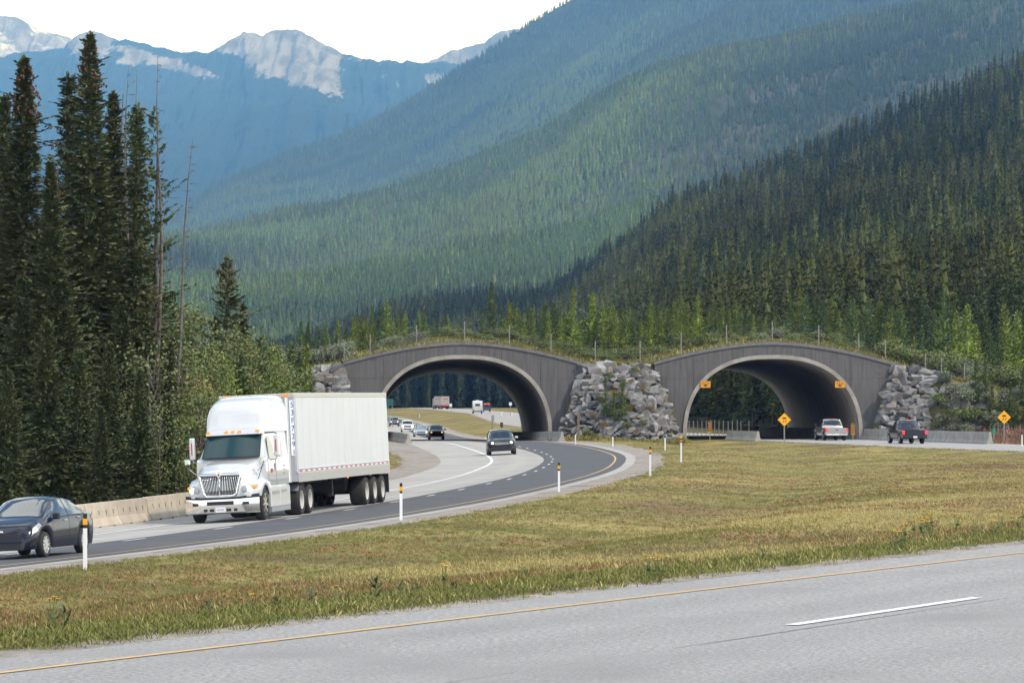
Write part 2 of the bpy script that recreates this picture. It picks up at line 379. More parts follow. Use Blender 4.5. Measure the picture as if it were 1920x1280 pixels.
m_floor = M('forest_floor', (0.028, 0.036, 0.018), 1, col2=(0.045, 0.045, 0.025), nscale=0.02, coord='World', spec=0.1)
m_floorC = M('hill_understorey', (0.045, 0.058, 0.030), 1, col2=(0.095, 0.090, 0.062), nscale=0.006, ndet=6, coord='World', spec=0.1)
m_floorD = M('far_hill_understorey', (0.030, 0.046, 0.026), 1, col2=(0.048, 0.062, 0.034), nscale=0.004, ndet=8, coord='World', spec=0.1)
silA = [(-300,730),(250,728),(480,715),(560,690),(640,655),(700,632),(800,604),(900,598),(980,602),(1050,575),(1100,540),(1200,468),(1240,432),(1320,398),(1400,368),(1500,332),(1600,282),(1700,240),(1800,200),(1920,148),(2100,70),(2400,-40)]
ridgeA, HA = hill('forest_ridge', silA, [(-300,2300),(700,2200),(1000,2100),(1300,2000),(2400,2000)],
    [(-300,1500,757),(720,1400,756),(1000,1350,757),(1130,900,765),(1280,560,782),(1400,460,798),(1600,415,802),(2400,390,802)], -300, 2400, 170, 50, 10, 180, m_floor, vp=1.05, seed=3)
silC = [(-200,520),(200,490),(320,462),(430,438),(520,418),(600,398),(700,368),(800,338),(900,300),(1000,262),(1045,238),(1100,205),(1180,160),(1240,135),(1330,110),(1420,96),(1500,82),(1600,62),(1700,45),(1800,22),(1920,0),(2100,-40),(2400,-90)]
hillC, HC = hill('hill', silC, [(-200,6200),(1000,6000),(2400,5200)], [(-200,2700,705),(600,2700,700),(1000,2600,690),(2400,2500,600)], -200, 2400, 240, 110, 170, 1300, m_floorC, vp=0.9, seed=11, edge=1.5, ridged=True)
silD2 = [(900,330),(1020,262),(1060,222),(1120,170),(1180,128),(1240,88),(1300,55),(1360,20),(1420,-12),(1500,-50),(1700,-120),(2400,-300)]
hillD2, HD2 = hill('hill', silD2, 8400, [(900,6600,420),(2400,6600,300)], 900, 2400, 110, 70, 150, 1300, m_floorD, seed=21, edge=2, ridged=True)
silD = [(-200,600),(240,470),(345,398),(400,352),(450,326),(520,300),(600,274),(660,246),(700,226),(750,196),(800,166),(850,136),(900,108),(950,72),(985,52),(1030,22),(1070,2),(1120,-30),(1250,-110),(1500,-240),(2400,-500)]
hillD, HD = hill('hill', silD, 11000, [(-200,7000,610),(600,7000,560),(2400,7000,300)], -200, 2000, 220, 100, 300, 2200, m_floorD, vp=0.95, seed=31, edge=3, ridged=True)

# far mountains: limestone above the tree line, forest below
def mountain_mat(name, forest, rock, snow):
    m = bpy.data.materials.new(name); m.use_nodes = True; nt = m.node_tree; b = nt.nodes['Principled BSDF']; L = nt.links.new
    b.inputs['Roughness'].default_value = 1; b.inputs['Specular IOR Level'].default_value = 0.05
    at = N(nt, 'ShaderNodeAttribute', attribute_name='rock'); at2 = N(nt, 'ShaderNodeAttribute', attribute_name='snow')
    geo = N(nt, 'ShaderNodeNewGeometry')
    def nz(s, d, st=None):
        n = N(nt, 'ShaderNodeTexNoise'); n.inputs['Scale'].default_value = s; n.inputs['Detail'].default_value = d; n.inputs['Roughness'].default_value = 0.65
        if st:
            p = N(nt, 'ShaderNodeMapping'); p.inputs['Scale'].default_value = st; L(geo.outputs['Position'], p.inputs[0]); L(p.outputs[0], n.inputs['Vector'])
        else: L(geo.outputs['Position'], n.inputs['Vector'])
        return n.outputs[0]
    def mr(s, a, c):
        n = N(nt, 'ShaderNodeMapRange', interpolation_type='SMOOTHSTEP'); n.inputs[1].default_value = a; n.inputs[2].default_value = c; L(s, n.inputs[0]); return n.outputs[0]
    def mc(f, a, c):
        n = N(nt, 'ShaderNodeMix', data_type='RGBA'); L(f, n.inputs[0])
        for s, k in ((a, 6), (c, 7)):
            if isinstance(s, tuple): n.inputs[k].default_value = (*s, 1)
            else: L(s, n.inputs[k])
        return n.outputs[2]
    def add(a, c, k):
        n = N(nt, 'ShaderNodeMath', operation='MULTIPLY_ADD'); L(a, n.inputs[0]); n.inputs[1].default_value = k; L(c, n.inputs[2]); return n.outputs[0]
    fcol = mc(nz(0.012, 6), forest, tuple(x*1.9 for x in forest))
    rcol = mc(mr(nz(0.012, 9, (1.0, .12, 0.30)), 0.40, 0.60), tuple(x*0.5 for x in rock), rock)
    f1 = mr(add(nz(0.0045, 12, (1.8, .12, 0.6)), add(nz(0.022, 6, (1.7, .12, .55)), at.outputs['Fac'], 1.3), 1.2), 1.66, 1.76)
    c1 = mc(f1, fcol, rcol)
    f2 = mr(add(nz(0.0035, 6), at2.outputs['Fac'], 1.2), 1.1, 1.25)
    bm_ = N(nt, 'ShaderNodeBump'); bm_.inputs['Strength'].default_value = 0.9; bm_.inputs['Distance'].default_value = 70; L(nz(0.007, 9, (1.4, .12, .45)), bm_.inputs['Height']); L(bm_.outputs[0], b.inputs['Normal'])
    L(mc(f2, c1, snow), b.inputs['Base Color'])
    return m
m_mtn = mountain_mat('far_mountain_slope', (0.022, 0.034, 0.027), (0.29, 0.285, 0.305), (0.75, 0.77, 0.80))
def set_attr(o, H, rock, snow=None):
    nvert = len(o.data.vertices); n = H['X'].size
    for nm, a in (('rock', rock), ('snow', snow)):
        at = o.data.attributes.new(nm, 'FLOAT', 'POINT'); arr = np.zeros(nvert, np.float32)
        if a is not None: arr[:n] = a.ravel(); arr[n:] = np.resize(a[-1], nvert-n)
        at.data.foreach_set('value', arr)
silE = [(-300,120),(-100,95),(0,92),(60,86),(105,80),(125,72),(140,58),(158,51),(178,52),(192,59),(206,60),(240,68),(280,77),(310,83),(350,89),(395,86),(415,80),(432,66),(452,52),(470,52),(486,58),(500,58),(520,50),(546,45),(556,48),(570,56),(590,70),(620,88),(640,100),(665,106),(690,112),(740,118),(790,120),(830,118),(880,120),(950,128),(1400,150)]
mtE, HE = hill('mountain', silE, 19000, [(-300,11500,470),(1400,11500,470)], -300, 1400, 700, 190, 160, 1500, m_mtn, vp=0.9, seed=41, edge=3.0, ridged=True, efreq=9, crag=420, cs=600)
U = np.repeat(HE['px'][None, :], len(HE['v']), 0); Yp = HZ-(HE['z']-EYE)/HE['Y']*F
crag = np.exp(-((U-545)/105)**4)*(1-sm(Yp, 108+ (U-480)*0.35, 182+(U-545)*0.22))*1.02
crag = np.maximum(crag, np.exp(-((U-452)/55)**4)*(1-sm(Yp, 88, 118)))
crag = np.maximum(crag, np.exp(-((U-160)/44)**4)*(1-sm(Yp, 70, 135))*0.95)
band = np.exp(-((Yp-(88+(U-200)*0.28))/14)**2)*sm(U, 185, 240)*(1-sm(U, 370, 440))*0.66
crag = np.maximum(crag, band); crag = np.maximum(crag, np.exp(-((U-235)/34)**2-((Yp-112)/13)**2)*0.75)
crag = np.maximum(crag, np.exp(-((U-815)/30)**2-((Yp-150)/20)**2)*0.62)
crag = np.maximum(crag, 0.36*(1-sm(Yp, 150, 250))*np.exp(-((U-640)/120)**2))
set_attr(mtE, HE, crag)
silF = [(-300,0),(-80,30),(-20,24),(0,24),(22,26),(40,36),(62,47),(90,58),(118,62),(130,74),(200,110),(400,200)]
mtF, HF = hill('mountain', silF, 20600, [(-300,19300,200),(400,19300,200)], -300, 400, 220, 70, 120, 1500, m_mtn, seed=51, edge=3, ridged=True, efreq=9, crag=300, cs=700)
set_attr(mtF, HF, np.ones_like(HF['X'])*0.9, np.ones_like(HF['X'])*0.50)
silG = [(640,180),(760,136),(805,120),(830,106),(852,96),(872,88),(890,84),(905,82),(915,72),(930,62),(950,56),(970,52),(990,50),(1050,40),(1200,20),(1400,10)]
mtG, HG = hill('mountain', silG, 20600, [(640,19300,220),(1400,19300,220)], 640, 1400, 180, 60, 120, 1500, m_mtn, seed=61, edge=3, ridged=True, efreq=9, crag=300, cs=700)
set_attr(mtG, HG, np.ones_like(HG['X'])*0.95, np.zeros_like(HG['X'])+0.1)
# ------------------------------------------------------------------ trees
m_bark = M('conifer_bark', (0.085, 0.066, 0.052), 0.95, col2=(0.13, 0.11, 0.095), nscale=6, bump=0.6, bscale=18, spec=0.1)
m_grey = M('dead_wood', (0.17, 0.145, 0.13), 0.95, col2=(0.10, 0.08, 0.07), nscale=5, bump=0.5, bscale=20, spec=0.1)
m_spruce = M('spruce_needles', (0.068, 0.090, 0.038), 0.75, island=0.45, objr=0.2, col2=(0.112, 0.112, 0.044), nscale=0.35, spec=0.25)
m_pine = M('pine_needles', (0.082, 0.100, 0.030), 0.75, island=0.45, objr=0.25, col2=(0.056, 0.082, 0.028), nscale=0.4, spec=0.25)
m_young = M('young_conifer_needles', (0.215, 0.26, 0.05), 0.75, island=0.4, objr=0.3, col2=(0.13, 0.165, 0.042), nscale=0.6, spec=0.25)
m_dkyoung = M('young_spruce_needles', (0.075, 0.115, 0.042), 0.75, island=0.4, objr=0.25, col2=(0.11, 0.145, 0.045), nscale=0.6, spec=0.25)
m_leaf = M('aspen_leaves', (0.115, 0.150, 0.042), 0.6, island=0.4, objr=0.25, col2=(0.155, 0.160, 0.055), nscale=0.5, spec=0.35)
m_willow = M('silvery_willow_leaves', (0.20, 0.215, 0.150), 0.7, island=0.35, objr=0.2, col2=(0.14, 0.165, 0.085), nscale=0.8, spec=0.3)
m_cone = M('spruce_cones', (0.105, 0.050, 0.028), 0.8, island=0.4)
m_rust = M('autumn_leaves', (0.24, 0.12, 0.028), 0.7, island=0.4, col2=(0.2, 0.17, 0.04), nscale=0.9)

def diamonds(base, d, up, ln, wd):
    """base (n,3), direction (n,3), side vector from up, lengths, widths -> quads (n,4,3)"""
    d = d/np.linalg.norm(d, axis=1)[:, None]; s = np.cross(d, up); s /= (np.linalg.norm(s, axis=1)[:, None]+1e-6)
    mid = base + d*(ln*0.55)[:, None]
    return np.stack([base, mid+s*(wd/2)[:, None], base+d*ln[:, None], mid-s*(wd/2)[:, None]], 1)
def core_quads(g, H, Rr, cb, pw, tiers, n=9, k=.62, top=1.0):
    """dense inner foliage: stacked ragged skirts"""
    Z = []; Rd = []
    for i in range(tiers):
        t = i/tiers; t2 = (i+1)/tiers; r = Rr*(1-t)**pw*k*(1-.35*math.exp(-t*9))+.03*Rr; r2 = Rr*(1-t2)**pw*k*.62
        Z += [cb+(H*top-cb)*t, cb+(H*top-cb)*(t+.92/tiers)]; Rd += [r, r2]
    a = np.linspace(0, 2*np.pi, n, endpoint=False); P = []
    for i, (z, r) in enumerate(zip(Z, Rd)):
        rr = r*(1+.28*g.normal(size=n)).clip(.35, 1.8); aa = a+.25*g.normal(size=n)/n*3
        P.append(np.stack([np.cos(aa)*rr, np.sin(aa)*rr, z-(.10*r*np.abs(g.normal(size=n)) if i % 2 == 0 else 0)+0*aa], 1))
    P = np.array(P); A, B = P[:-1], P[1:]
    return np.stack([A, np.roll(A, -1, 1), np.roll(B, -1, 1), B], 2).reshape(-1, 4, 3)
def conifer(seed, H, Rr, cb, nwh, per, ntw, tw=0.3, droop=-0.28, rise=0.35, pw=0.8, gap=0.0, rag=0.25, fan=0.75, limbs=True, core=0, fill=0):
    """returns (crown quads, trunk MB). Whorls of drooping limbs carrying flat needle sprays."""
    g = np.random.default_rng(seed); Q = []; tm = MB()
    lean = g.normal(0, 0.006, 2)
    tm.tube([(lean[0]*z*z/H, lean[1]*z*z/H, z) for z in np.linspace(0, H, 7)], [max(0.012, H*0.0115*(1-z/H)**0.9+0.01) for z in np.linspace(0, H, 7)], 7)
    for w in range(nwh):
        t = (w+g.random()*0.6)/nwh; z = cb+(H-cb)*t
        Lw = Rr*(1-t)**pw*(1-0.35*np.exp(-t*9))+0.035*H*(1-t)*0+0.10
        n = max(3, int(per*(0.55+0.45*(1-t))+g.random()))
        for b in range(n):
            if g.random() < gap: continue
            a = g.random()*2*np.pi; Lb = Lw*(1+rag*g.normal()); Lb = max(0.12, Lb)
            slope = (droop*(1-t)+rise*t)+g.normal()*0.08; cur = 0.16*g.random()
            k = max(3, int(ntw*(0.35+0.65*Lb/max(Rr, .1)))); s = np.sort(g.random(k))**0.8; s = 0.12+0.88*s
            x = Lb*s; zz = z+Lb*(slope*s+cur*s*s*1.2)
            base = np.stack([np.cos(a)*x, np.sin(a)*x, zz], 1)
            side = np.where(np.arange(k) % 2 == 0, 1, -1)
            ang = a+side*(fan*(0.6+0.8*g.random(k))*(1-0.55*s)); ln = tw*(0.55+0.9*g.random(k))*(1.15-0.5*s)*(0.6+0.4*(1-t))
            d = np.stack([np.cos(ang), np.sin(ang), slope*0.6-0.30+0.55*g.random(k)+0.35*t], 1)
            up = np.stack([0.5*g.normal(size=k), 0.5*g.normal(size=k), np.ones(k)], 1)
            Q.append(diamonds(base, d, up, ln, ln*(0.34+0.22*g.random(k))))
            m2 = k//2                                   # hanging sprays below the limb
            d2 = np.stack([np.cos(ang[:m2])*0.5, np.sin(ang[:m2])*0.5, -0.7-0.5*g.random(m2)], 1)
            up2 = g.normal(size=(m2, 3)); Q.append(diamonds(base[:m2], d2, up2, ln[:m2]*0.8, ln[:m2]*0.34))
            if limbs and Lb > 0.5 and b % 2 == 0:
                tm.tube([(0, 0, z), (np.cos(a)*Lb*.5, np.sin(a)*Lb*.5, z+Lb*slope*.5), (np.cos(a)*Lb*.9, np.sin(a)*Lb*.9, z+Lb*(slope*.9+cur))], [0.012+0.006*Lb, .012, .005], 3, caps=False)
    if core: Q.append(core_quads(g, H, Rr, cb, pw, max(6, nwh//2), 10, core))
    if fill:
        t = g.random(fill)**.85; rm = Rr*(1-t)**pw*.66*(1-.3*np.exp(-t*9)); r = rm*np.sqrt(g.random(fill)); a = g.random(fill)*6.283
        b = np.stack([np.cos(a)*r*.6, np.sin(a)*r*.6, cb+(H-cb)*t], 1); dr = np.stack([np.cos(a), np.sin(a), droop*1.3*(1-t)+rise*t+.35*g.normal(size=fill)], 1)
        ln = (.13*rm+.7*tw)*(.6+.7*g.random(fill)); Q.append(diamonds(b, dr, np.stack([.6*g.normal(size=fill), .6*g.normal(size=fill), np.ones(fill)], 1), ln, ln*(.30+.25*g.random(fill))))
    top = np.array([[0, 0, H-0.25*tw]]*5); dd = np.stack([0.25*g.normal(size=5), 0.25*g.normal(size=5), np.ones(5)], 1)
    Q.append(diamonds(top, dd, g.normal(size=(5, 3)), np.full(5, tw*1.2), np.full(5, tw*0.3)))
    return np.concatenate(Q), tm
def cones_mesh(seed, H, Rr, n, pw=.8, frac=0.12):
    g = np.random.default_rng(seed); mb = MB()
    for i in range(n):
        t = 1-frac*g.random()**0.8; r = Rr*(1-t)**pw*(0.3+0.8*g.random())+0.1; a = g.random()*6.283; z = H*t
        x, y = r*math.cos(a), r*math.sin(a); l = 0.13+0.08*g.random(); q = 0.03+0.016*g.random()
        mb.add([(x, y, z), (x+q, y, z-l*.5), (x, y+q, z-l*.5), (x-q, y, z-l*.5), (x, y-q, z-l*.5), (x, y, z-l)],
               [(0,1,2),(0,2,3),(0,3,4),(0,4,1),(5,2,1),(5,3,2),(5,4,3),(5,1,4)])
    return mb.mesh('cones', m_cone)
def mk_conifer(name, mat, seed, cone=0, **k):
    Q, tm = conifer(seed, **k)
    return dict(crown=quads_mesh('crown', Q, mat), trunk=tm.mesh('trunk', m_bark, True), H=k['H'], R=k['Rr'], cones=cones_mesh(seed, k['H'], k['Rr'], cone, k.get('pw', .8)) if cone else None)
def place(P, name, x, y, z, h, rz=None, wide=1.0, tilt=0.0, **kw):
    o = empty(name, (x, y, z), random.random()*6.28 if rz is None else rz, **kw); s = h/P['H']
    o.scale = (s*wide, s*wide, s); o.rotation_euler[1] = tilt
    link('trunk', P['trunk'], o); link('crown', P['crown'], o)
    if P.get('cones'): link('cones', P['cones'], o, kind='stuff')
    return o
# near prototypes
SP = [mk_conifer('spruce', m_spruce, s, cone=c, H=19, Rr=r, cb=1.0, nwh=n, per=8, ntw=66, tw=.25, droop=-.42, rise=.42, pw=p, rag=.32, gap=.04, core=.16, fill=7000)
      for s, r, n, p, c in ((1, 3.1, 48, .90, 90), (2, 2.7, 50, .85, 150), (3, 2.0, 52, .72, 20))]
SP.append(mk_conifer('spruce', m_spruce, 4, H=19, Rr=1.05, cb=1.5, nwh=64, per=7, ntw=26, tw=.30, droop=-.55, rise=.3, pw=.42, rag=.3, core=.25, fill=2400))
PI = [mk_conifer('pine', m_pine, 5, H=17, Rr=1.9, cb=4.0, nwh=26, per=5, ntw=38, tw=.30, droop=.05, rise=.7, pw=.55, gap=.22, rag=.4, fan=1.1, fill=500)]
LOW = [mk_conifer('spruce', m_spruce, s, H=8, Rr=1.9, cb=.15, nwh=32, per=8, ntw=44, tw=.22, droop=-.30, rise=.5, pw=.8, rag=.25, core=.2, fill=3600) for s in (6, 7)]
CROOK = mk_conifer('spruce', m_spruce, 8, cone=50, H=11, Rr=1.9, cb=1.0, nwh=19, per=5, ntw=52, tw=.32, droop=-.30, rise=.55, pw=.65, rag=.4, gap=.10, core=.12, fill=900)
YG = [mk_conifer('young', m_young, s, H=5.5, Rr=1.05, cb=.15, nwh=20, per=7, ntw=15, tw=.28, droop=-.05, rise=.7, pw=.8, rag=.25, limbs=False, core=.2, fill=420) for s in (9, 10)]
YS = [mk_conifer('young', m_dkyoung, s, H=5.5, Rr=1.35, cb=.1, nwh=18, per=8, ntw=15, tw=.28, droop=-.2, rise=.5, pw=.9, rag=.22, limbs=False, core=.2, fill=480) for s in (11, 12)]
MID = [mk_conifer('mid', m, s, H=17, Rr=r, cb=c, nwh=30, per=7, ntw=18, tw=.55, droop=-.3, rise=.5, pw=p, rag=.28, limbs=False, core=.3, fill=700)
       for s, r, c, p, m in ((13, 2.3, 1, .75, m_spruce), (14, 2.0, 2.5, .6, m_pine), (15, 1.7, 1.5, .6, m_spruce), (16, 2.5, 3.5, .55, m_pine))]
def snag(seed, H, lean, ntw, r0, parentkw, loc, upto=1.0):
    g = random.Random(seed); mb = MB(); n = 9
    pts = [(lean*z+0.10*math.sin(z*.5+seed), 0.08*math.sin(z*.7), z) for z in [H*i/n for i in range(n+1)]]
    mb.tube(pts, [r0*(1-.93*i/n) for i in range(n+1)], 7)
    o = empty('dead_tree', loc, 0, **parentkw); mb.build('trunk', m_grey, o, smooth=True)
    tw = MB()
    for i in range(ntw):
        t = .25+.74*g.random(); z = H*t; a = g.random()*6.28; l = (0.35+0.9*g.random())*(1.15-t)*1.6
        x0 = lean*z; p1 = (x0+math.cos(a)*l*.6, math.sin(a)*l*.6, z+l*.05*g.uniform(-1, 2)); p2 = (x0+math.cos(a+.3)*l, math.sin(a+.3)*l, z+l*g.uniform(-.35, .15))
        tw.tube([(x0, 0, z), p1, p2], [.022, .012, .004], 3, caps=False)
    tw.build('twigs', m_grey, o, kind='stuff')
    return o
def broadleaf(seed, H, Rr, nl, mat, leaf=.11, dens=900, name='crown'):
    """trunk with rising limbs; leaf clumps gathered round the limb ends"""
    g = np.random.default_rng(seed); tm = MB(); Q = []
    tm.tube([(0, 0, 0), (.05*H*g.normal()*.3, .02, H*.45), (0.03*H*g.normal(), .03*H*g.normal()*.3, H*.93)], [H*.013+.012, H*.010, .012], 6)
    for i in range(nl):
        t = .18+.8*(i+g.random())/nl; z = H*t*.93; a = g.random()*6.283; l = Rr*(1.05-abs(t-.45)*1.1)*(0.55+.6*g.random())
        tip = np.array([math.cos(a)*l, math.sin(a)*l, z+l*(.35+.5*g.random())])
        tm.tube([(0, 0, z*.9), tuple(tip*np.array([.5, .5, 1])+np.array([0, 0, -.1*l])), tuple(tip)], [H*.005+.01, .014, .006], 4, caps=False)
        for c_ in range(3):
            cpt = tip*np.array([1, 1, 1])+g.normal(size=3)*np.array([.35, .35, .3])*Rr*.35; k = dens//(nl*3)
            p = cpt+g.normal(size=(k, 3))*Rr*.20*np.array([1, 1, .8]); d = g.normal(size=(k, 3)); ln = leaf*(.7+.6*g.random(k))
            Q.append(diamonds(p, d, g.normal(size=(k, 3)), ln, ln*.8))
    return dict(crown=quads_mesh(name, np.concatenate(Q), mat), trunk=tm.mesh('trunk', m_grey, True), H=H, R=Rr)
ASP = [broadleaf(20, 6, 1.5, 16, m_leaf, .10, 6500), broadleaf(21, 6, 1.2, 14, m_leaf, .10, 5000)]
SPARSE = broadleaf(22, 6, 1.6, 16, m_leaf, .13, 1100)
WIL = [broadleaf(23, 2.2, .9, 12, m_willow, .16, 1300), broadleaf(24, 2.0, 1.1, 12, m_willow, .16, 1300)]
BUSH = [broadleaf(25, 1.6, 1.0, 12, m_leaf, .15, 1100), broadleaf(26, 1.6, 1.1, 12, m_rust, .15, 900)]

# scatter of countless far trees / grass: geometry nodes instances
def scatter(name, P, sc, tint, idx, protos, mat=None, rot=None, **kw):
    n = len(P); me = bpy.data.meshes.new(name); me.vertices.add(n); me.vertices.foreach_set('co', np.asarray(P, np.float32).reshape(-1))
    for nm, ty, arr, fld in (('sc', 'FLOAT_VECTOR', sc, 'vector'), ('tint', 'FLOAT', tint, 'value'), ('idx', 'INT', idx, 'value'), ('rot', 'FLOAT', rot if rot is not None else rng.random(n)*6.283, 'value')):
        a = me.attributes.new(nm, ty, 'POINT'); a.data.foreach_set(fld, np.asarray(arr, np.int32 if ty == 'INT' else np.float32).reshape(-1))
    o = link(name, me, **kw); ng = bpy.data.node_groups.new(name, 'GeometryNodeTree')
    ng.interface.new_socket('Geometry', in_out='INPUT', socket_type='NodeSocketGeometry'); ng.interface.new_socket('Geometry', in_out='OUTPUT', socket_type='NodeSocketGeometry')
    gi = N(ng, 'NodeGroupInput'); go = N(ng, 'NodeGroupOutput'); ip = N(ng, 'GeometryNodeInstanceOnPoints'); jn = N(ng, 'GeometryNodeJoinGeometry'); L = ng.links.new
    for pm in protos[::-1]:
        po = bpy.data.objects.new(name+'_leaf', pm); oi = N(ng, 'GeometryNodeObjectInfo'); oi.inputs['Object'].default_value = po; oi.inputs['As Instance'].default_value = True
        L(oi.outputs['Geometry'], jn.inputs[0])
    def attr(nm, ty):
        a = N(ng, 'GeometryNodeInputNamedAttribute', data_type=ty); a.inputs[0].default_value = nm; return a.outputs[0]
    L(gi.outputs[0], ip.inputs['Points']); L(jn.outputs[0], ip.inputs['Instance']); ip.inputs['Pick Instance'].default_value = True
    L(attr('idx', 'INT'), ip.inputs['Instance Index']); L(attr('sc', 'FLOAT_VECTOR'), ip.inputs['Scale'])
    cx = N(ng, 'ShaderNodeCombineXYZ'); L(attr('rot', 'FLOAT'), cx.inputs[2])
    e2r = N(ng, 'FunctionNodeEulerToRotation'); L(cx.outputs[0], e2r.inputs[0]); L(e2r.outputs[0], ip.inputs['Rotation'])
    L(ip.outputs[0], go.inputs[0]); md = o.modifiers.new('scatter', 'NODES'); md.node_group = ng
    return o
def far_cone(seed, mat, Rr=.12, tiers=5, n=6, pw=.85):
    g = np.random.default_rng(seed); q = core_quads(g, 1.0, Rr, .04, pw, tiers, n, 1.0)
    return quads_mesh('far_conifer', q, mat)
def far_conifer(seed, mat, H=15, Rr=2.1, n=34, cb=.12):
    g = np.random.default_rng(seed); t = np.sort(g.random(n))**.9; z = H*(cb+(1-cb)*t*.97); r = Rr*(1-t)**.8+.15; a = g.random(n)*6.283
    b = np.stack([np.zeros(n), np.zeros(n), z], 1); d = np.stack([np.cos(a), np.sin(a), -.35+.5*t], 1)
    Q = diamonds(b, d, np.stack([.3*g.normal(size=n), .3*g.normal(size=n), np.ones(n)], 1), r*1.15, r*1.25)
    up = diamonds(np.array([[0, 0, H*.0], [0, 0, 0]]), np.array([[0, 0, 1.], [0, 0, 1.]]), np.array([[1., 0, 0], [0, 1, 0]]), np.full(2, float(H)), np.full(2, Rr*.55))
    return quads_mesh('far_conifer', np.concatenate([Q, up]), mat)
fm = [M('ridge_conifer', (0.050, 0.064, 0.024), .85, island=.35, tint=.38, spec=.1), M('ridge_pine', (0.088, 0.096, 0.030), .85, island=.35, tint=.38, spec=.1)]
fmC = [M('hill_conifer', (0.070, 0.100, 0.038), .9, island=.25, tint=.36, spec=.1), M('hill_pine', (0.108, 0.140, 0.048), .9, island=.25, tint=.36, spec=.1), M('hill_aspen', (0.17, 0.195, 0.07), .9, island=.2, tint=.2, spec=.1)]
fmD = [M('far_conifer', (0.060, 0.088, 0.038), .9, island=.2, tint=.34, spec=.1), M('far_pine', (0.092, 0.120, 0.046), .9, island=.2, tint=.34, spec=.1)]
def forest_on(name, H, u0, u1, v0, v1, n, protos, hgt, label, tfreq=0.004, w=(1, 1), mixk=.5, cull=None, gaps=0):
    u = u0+(u1-u0)*rng.random(n); v = v0+(v1-v0)*rng.random(n)
    X, Y, z = hill_sample(H, u, v)
    if gaps:
        k = (fbm(X*.0045+70, Y*.0022+30, 3) < gaps) | (rng.random(n) < .12); X, Y, z = X[k], Y[k], z[k]; n = len(X)
    if cull is not None:
        k = cull(X, Y, u, v); X, Y, z = X[k], Y[k], z[k]; n = len(X)
    big = fbm(X*tfreq, Y*tfreq*.7, 4); tint = np.clip((big-.5)*2.8+.48+.2*rng.normal(size=n), 0, 1)  # broad noise puts cloud-shadow tone into the tree colour, plus random per-tree variation
    sp = (fbm(X*tfreq*1.3+50, Y*tfreq+50, 3)+.12*rng.normal(size=n)); idx = np.where(sp > mixk, 1, 0)
    if len(protos) > 2: idx = np.where((rng.random(n) < .03) & (fbm(X*tfreq*2+9, Y*tfreq*2, 3) > .52), 2, idx)
    h = hgt*(.45+.85*rng.random(n)**1.6); sc = np.stack([h*(w[0]+(w[1]-w[0])*rng.random(n))]*2+[h], 1)
    return scatter(name, np.stack([X, Y, z-.3], 1), sc, tint, idx, protos, label=label, cat='forest', kind='stuff')
# far woods as masses
unit = lambda seed, mat, n: far_cone(seed, mat, .125, 4, 6)
forest_on('hill_forest', HC, -120, 2060, 0.0, 1.0, 95000, [unit(1, fmC[0], 20), unit(2, fmC[1], 20), unit(3, fmC[2], 16)], 14.5, 'hazy green conifer forest covering the broad middle hill', .0022, (.95, 1.35), .52, gaps=0)
forest_on('hill_forest', HD2, 900, 2060, .1, 1.0, 22000, [unit(4, fmD[0], 14), unit(5, fmD[1], 14)], 17, 'blue-green forest on the shoulder behind the middle hill', .0015, (1, 1.5), .5)
forest_on('hill_forest', HD, 200, 1500, .05, 1.0, 60000, [unit(6, fmD[0], 14), unit(7, fmD[1], 14)], 17, 'bluish forest on the steep slope below the sky', .0012, (1, 1.5), .5, gaps=.72)
# near ridge on the right: the biggest stand as single trees, the rest as one mass
nA = 30000
u = -60+2110*rng.random(nA); v = rng.random(nA)**1.15
XA, YA, zA = hill_sample(HA, u, v)
dens = (YA/2000)**0.0
order = np.argsort(YA + 40*rng.random(nA))
u, v, XA, YA, zA = u[order], v[order], XA[order], YA[order], zA[order]
# thin the near part to real spacing
keep = np.zeros(nA, bool); cell = {}
for i in range(nA):
    if YA[i] > 1500: keep[i] = True; continue
    sp = 3.6 if u[i] > 1000 else 4.0
    key = (int(XA[i]//sp), int(YA[i]//sp))
    if key in cell: continue
    cell[key] = 1; keep[i] = True
u, XA, YA, zA = u[keep], XA[keep], YA[keep], zA[keep]
solo = np.where((u > 1240) & (u < 1945) & (YA < 640) & ((u-CX)/F*YA > 15.5))[0][:165]
grpA = 'conifers of the dense forest behind and right of the overpass'
for k, i in enumerate(solo):
    q = MID[(i*7) % 4]; yellow = (i*7) % 4 in (1, 3)
    h = random.uniform(10, 17.5) if YA[i] > 450 else random.uniform(7, 14)
    zone = 'near the left half of the right arch' if u[i] < 1400 else 'behind the right arch crown' if u[i] < 1500 else 'behind the right arch shoulder' if u[i] < 1640 else 'behind the right boulder slope' if u[i] < 1780 else 'at the right photo edge'
    rowl = 'front' if YA[i] < 470 else 'mid' if YA[i] < 560 else 'upper'
    place(q, 'pine_tree' if yellow else 'spruce_tree', XA[i], YA[i], zA[i]-.3, h, wide=random.uniform(.85, 1.15),
          label=('tall ' if h > 14 else 'small ' if h < 10.5 else '')+('olive green pine' if yellow else 'dark green spruce')+' in '+rowl+' forest rows '+zone, cat='tree', group='forest conifers '+zone)
rest = np.ones(len(u), bool); rest[solo] = False
uu, X2, Y2, z2 = u[rest], XA[rest], YA[rest], zA[rest]; n2 = len(X2)
nearm = Y2 < 900
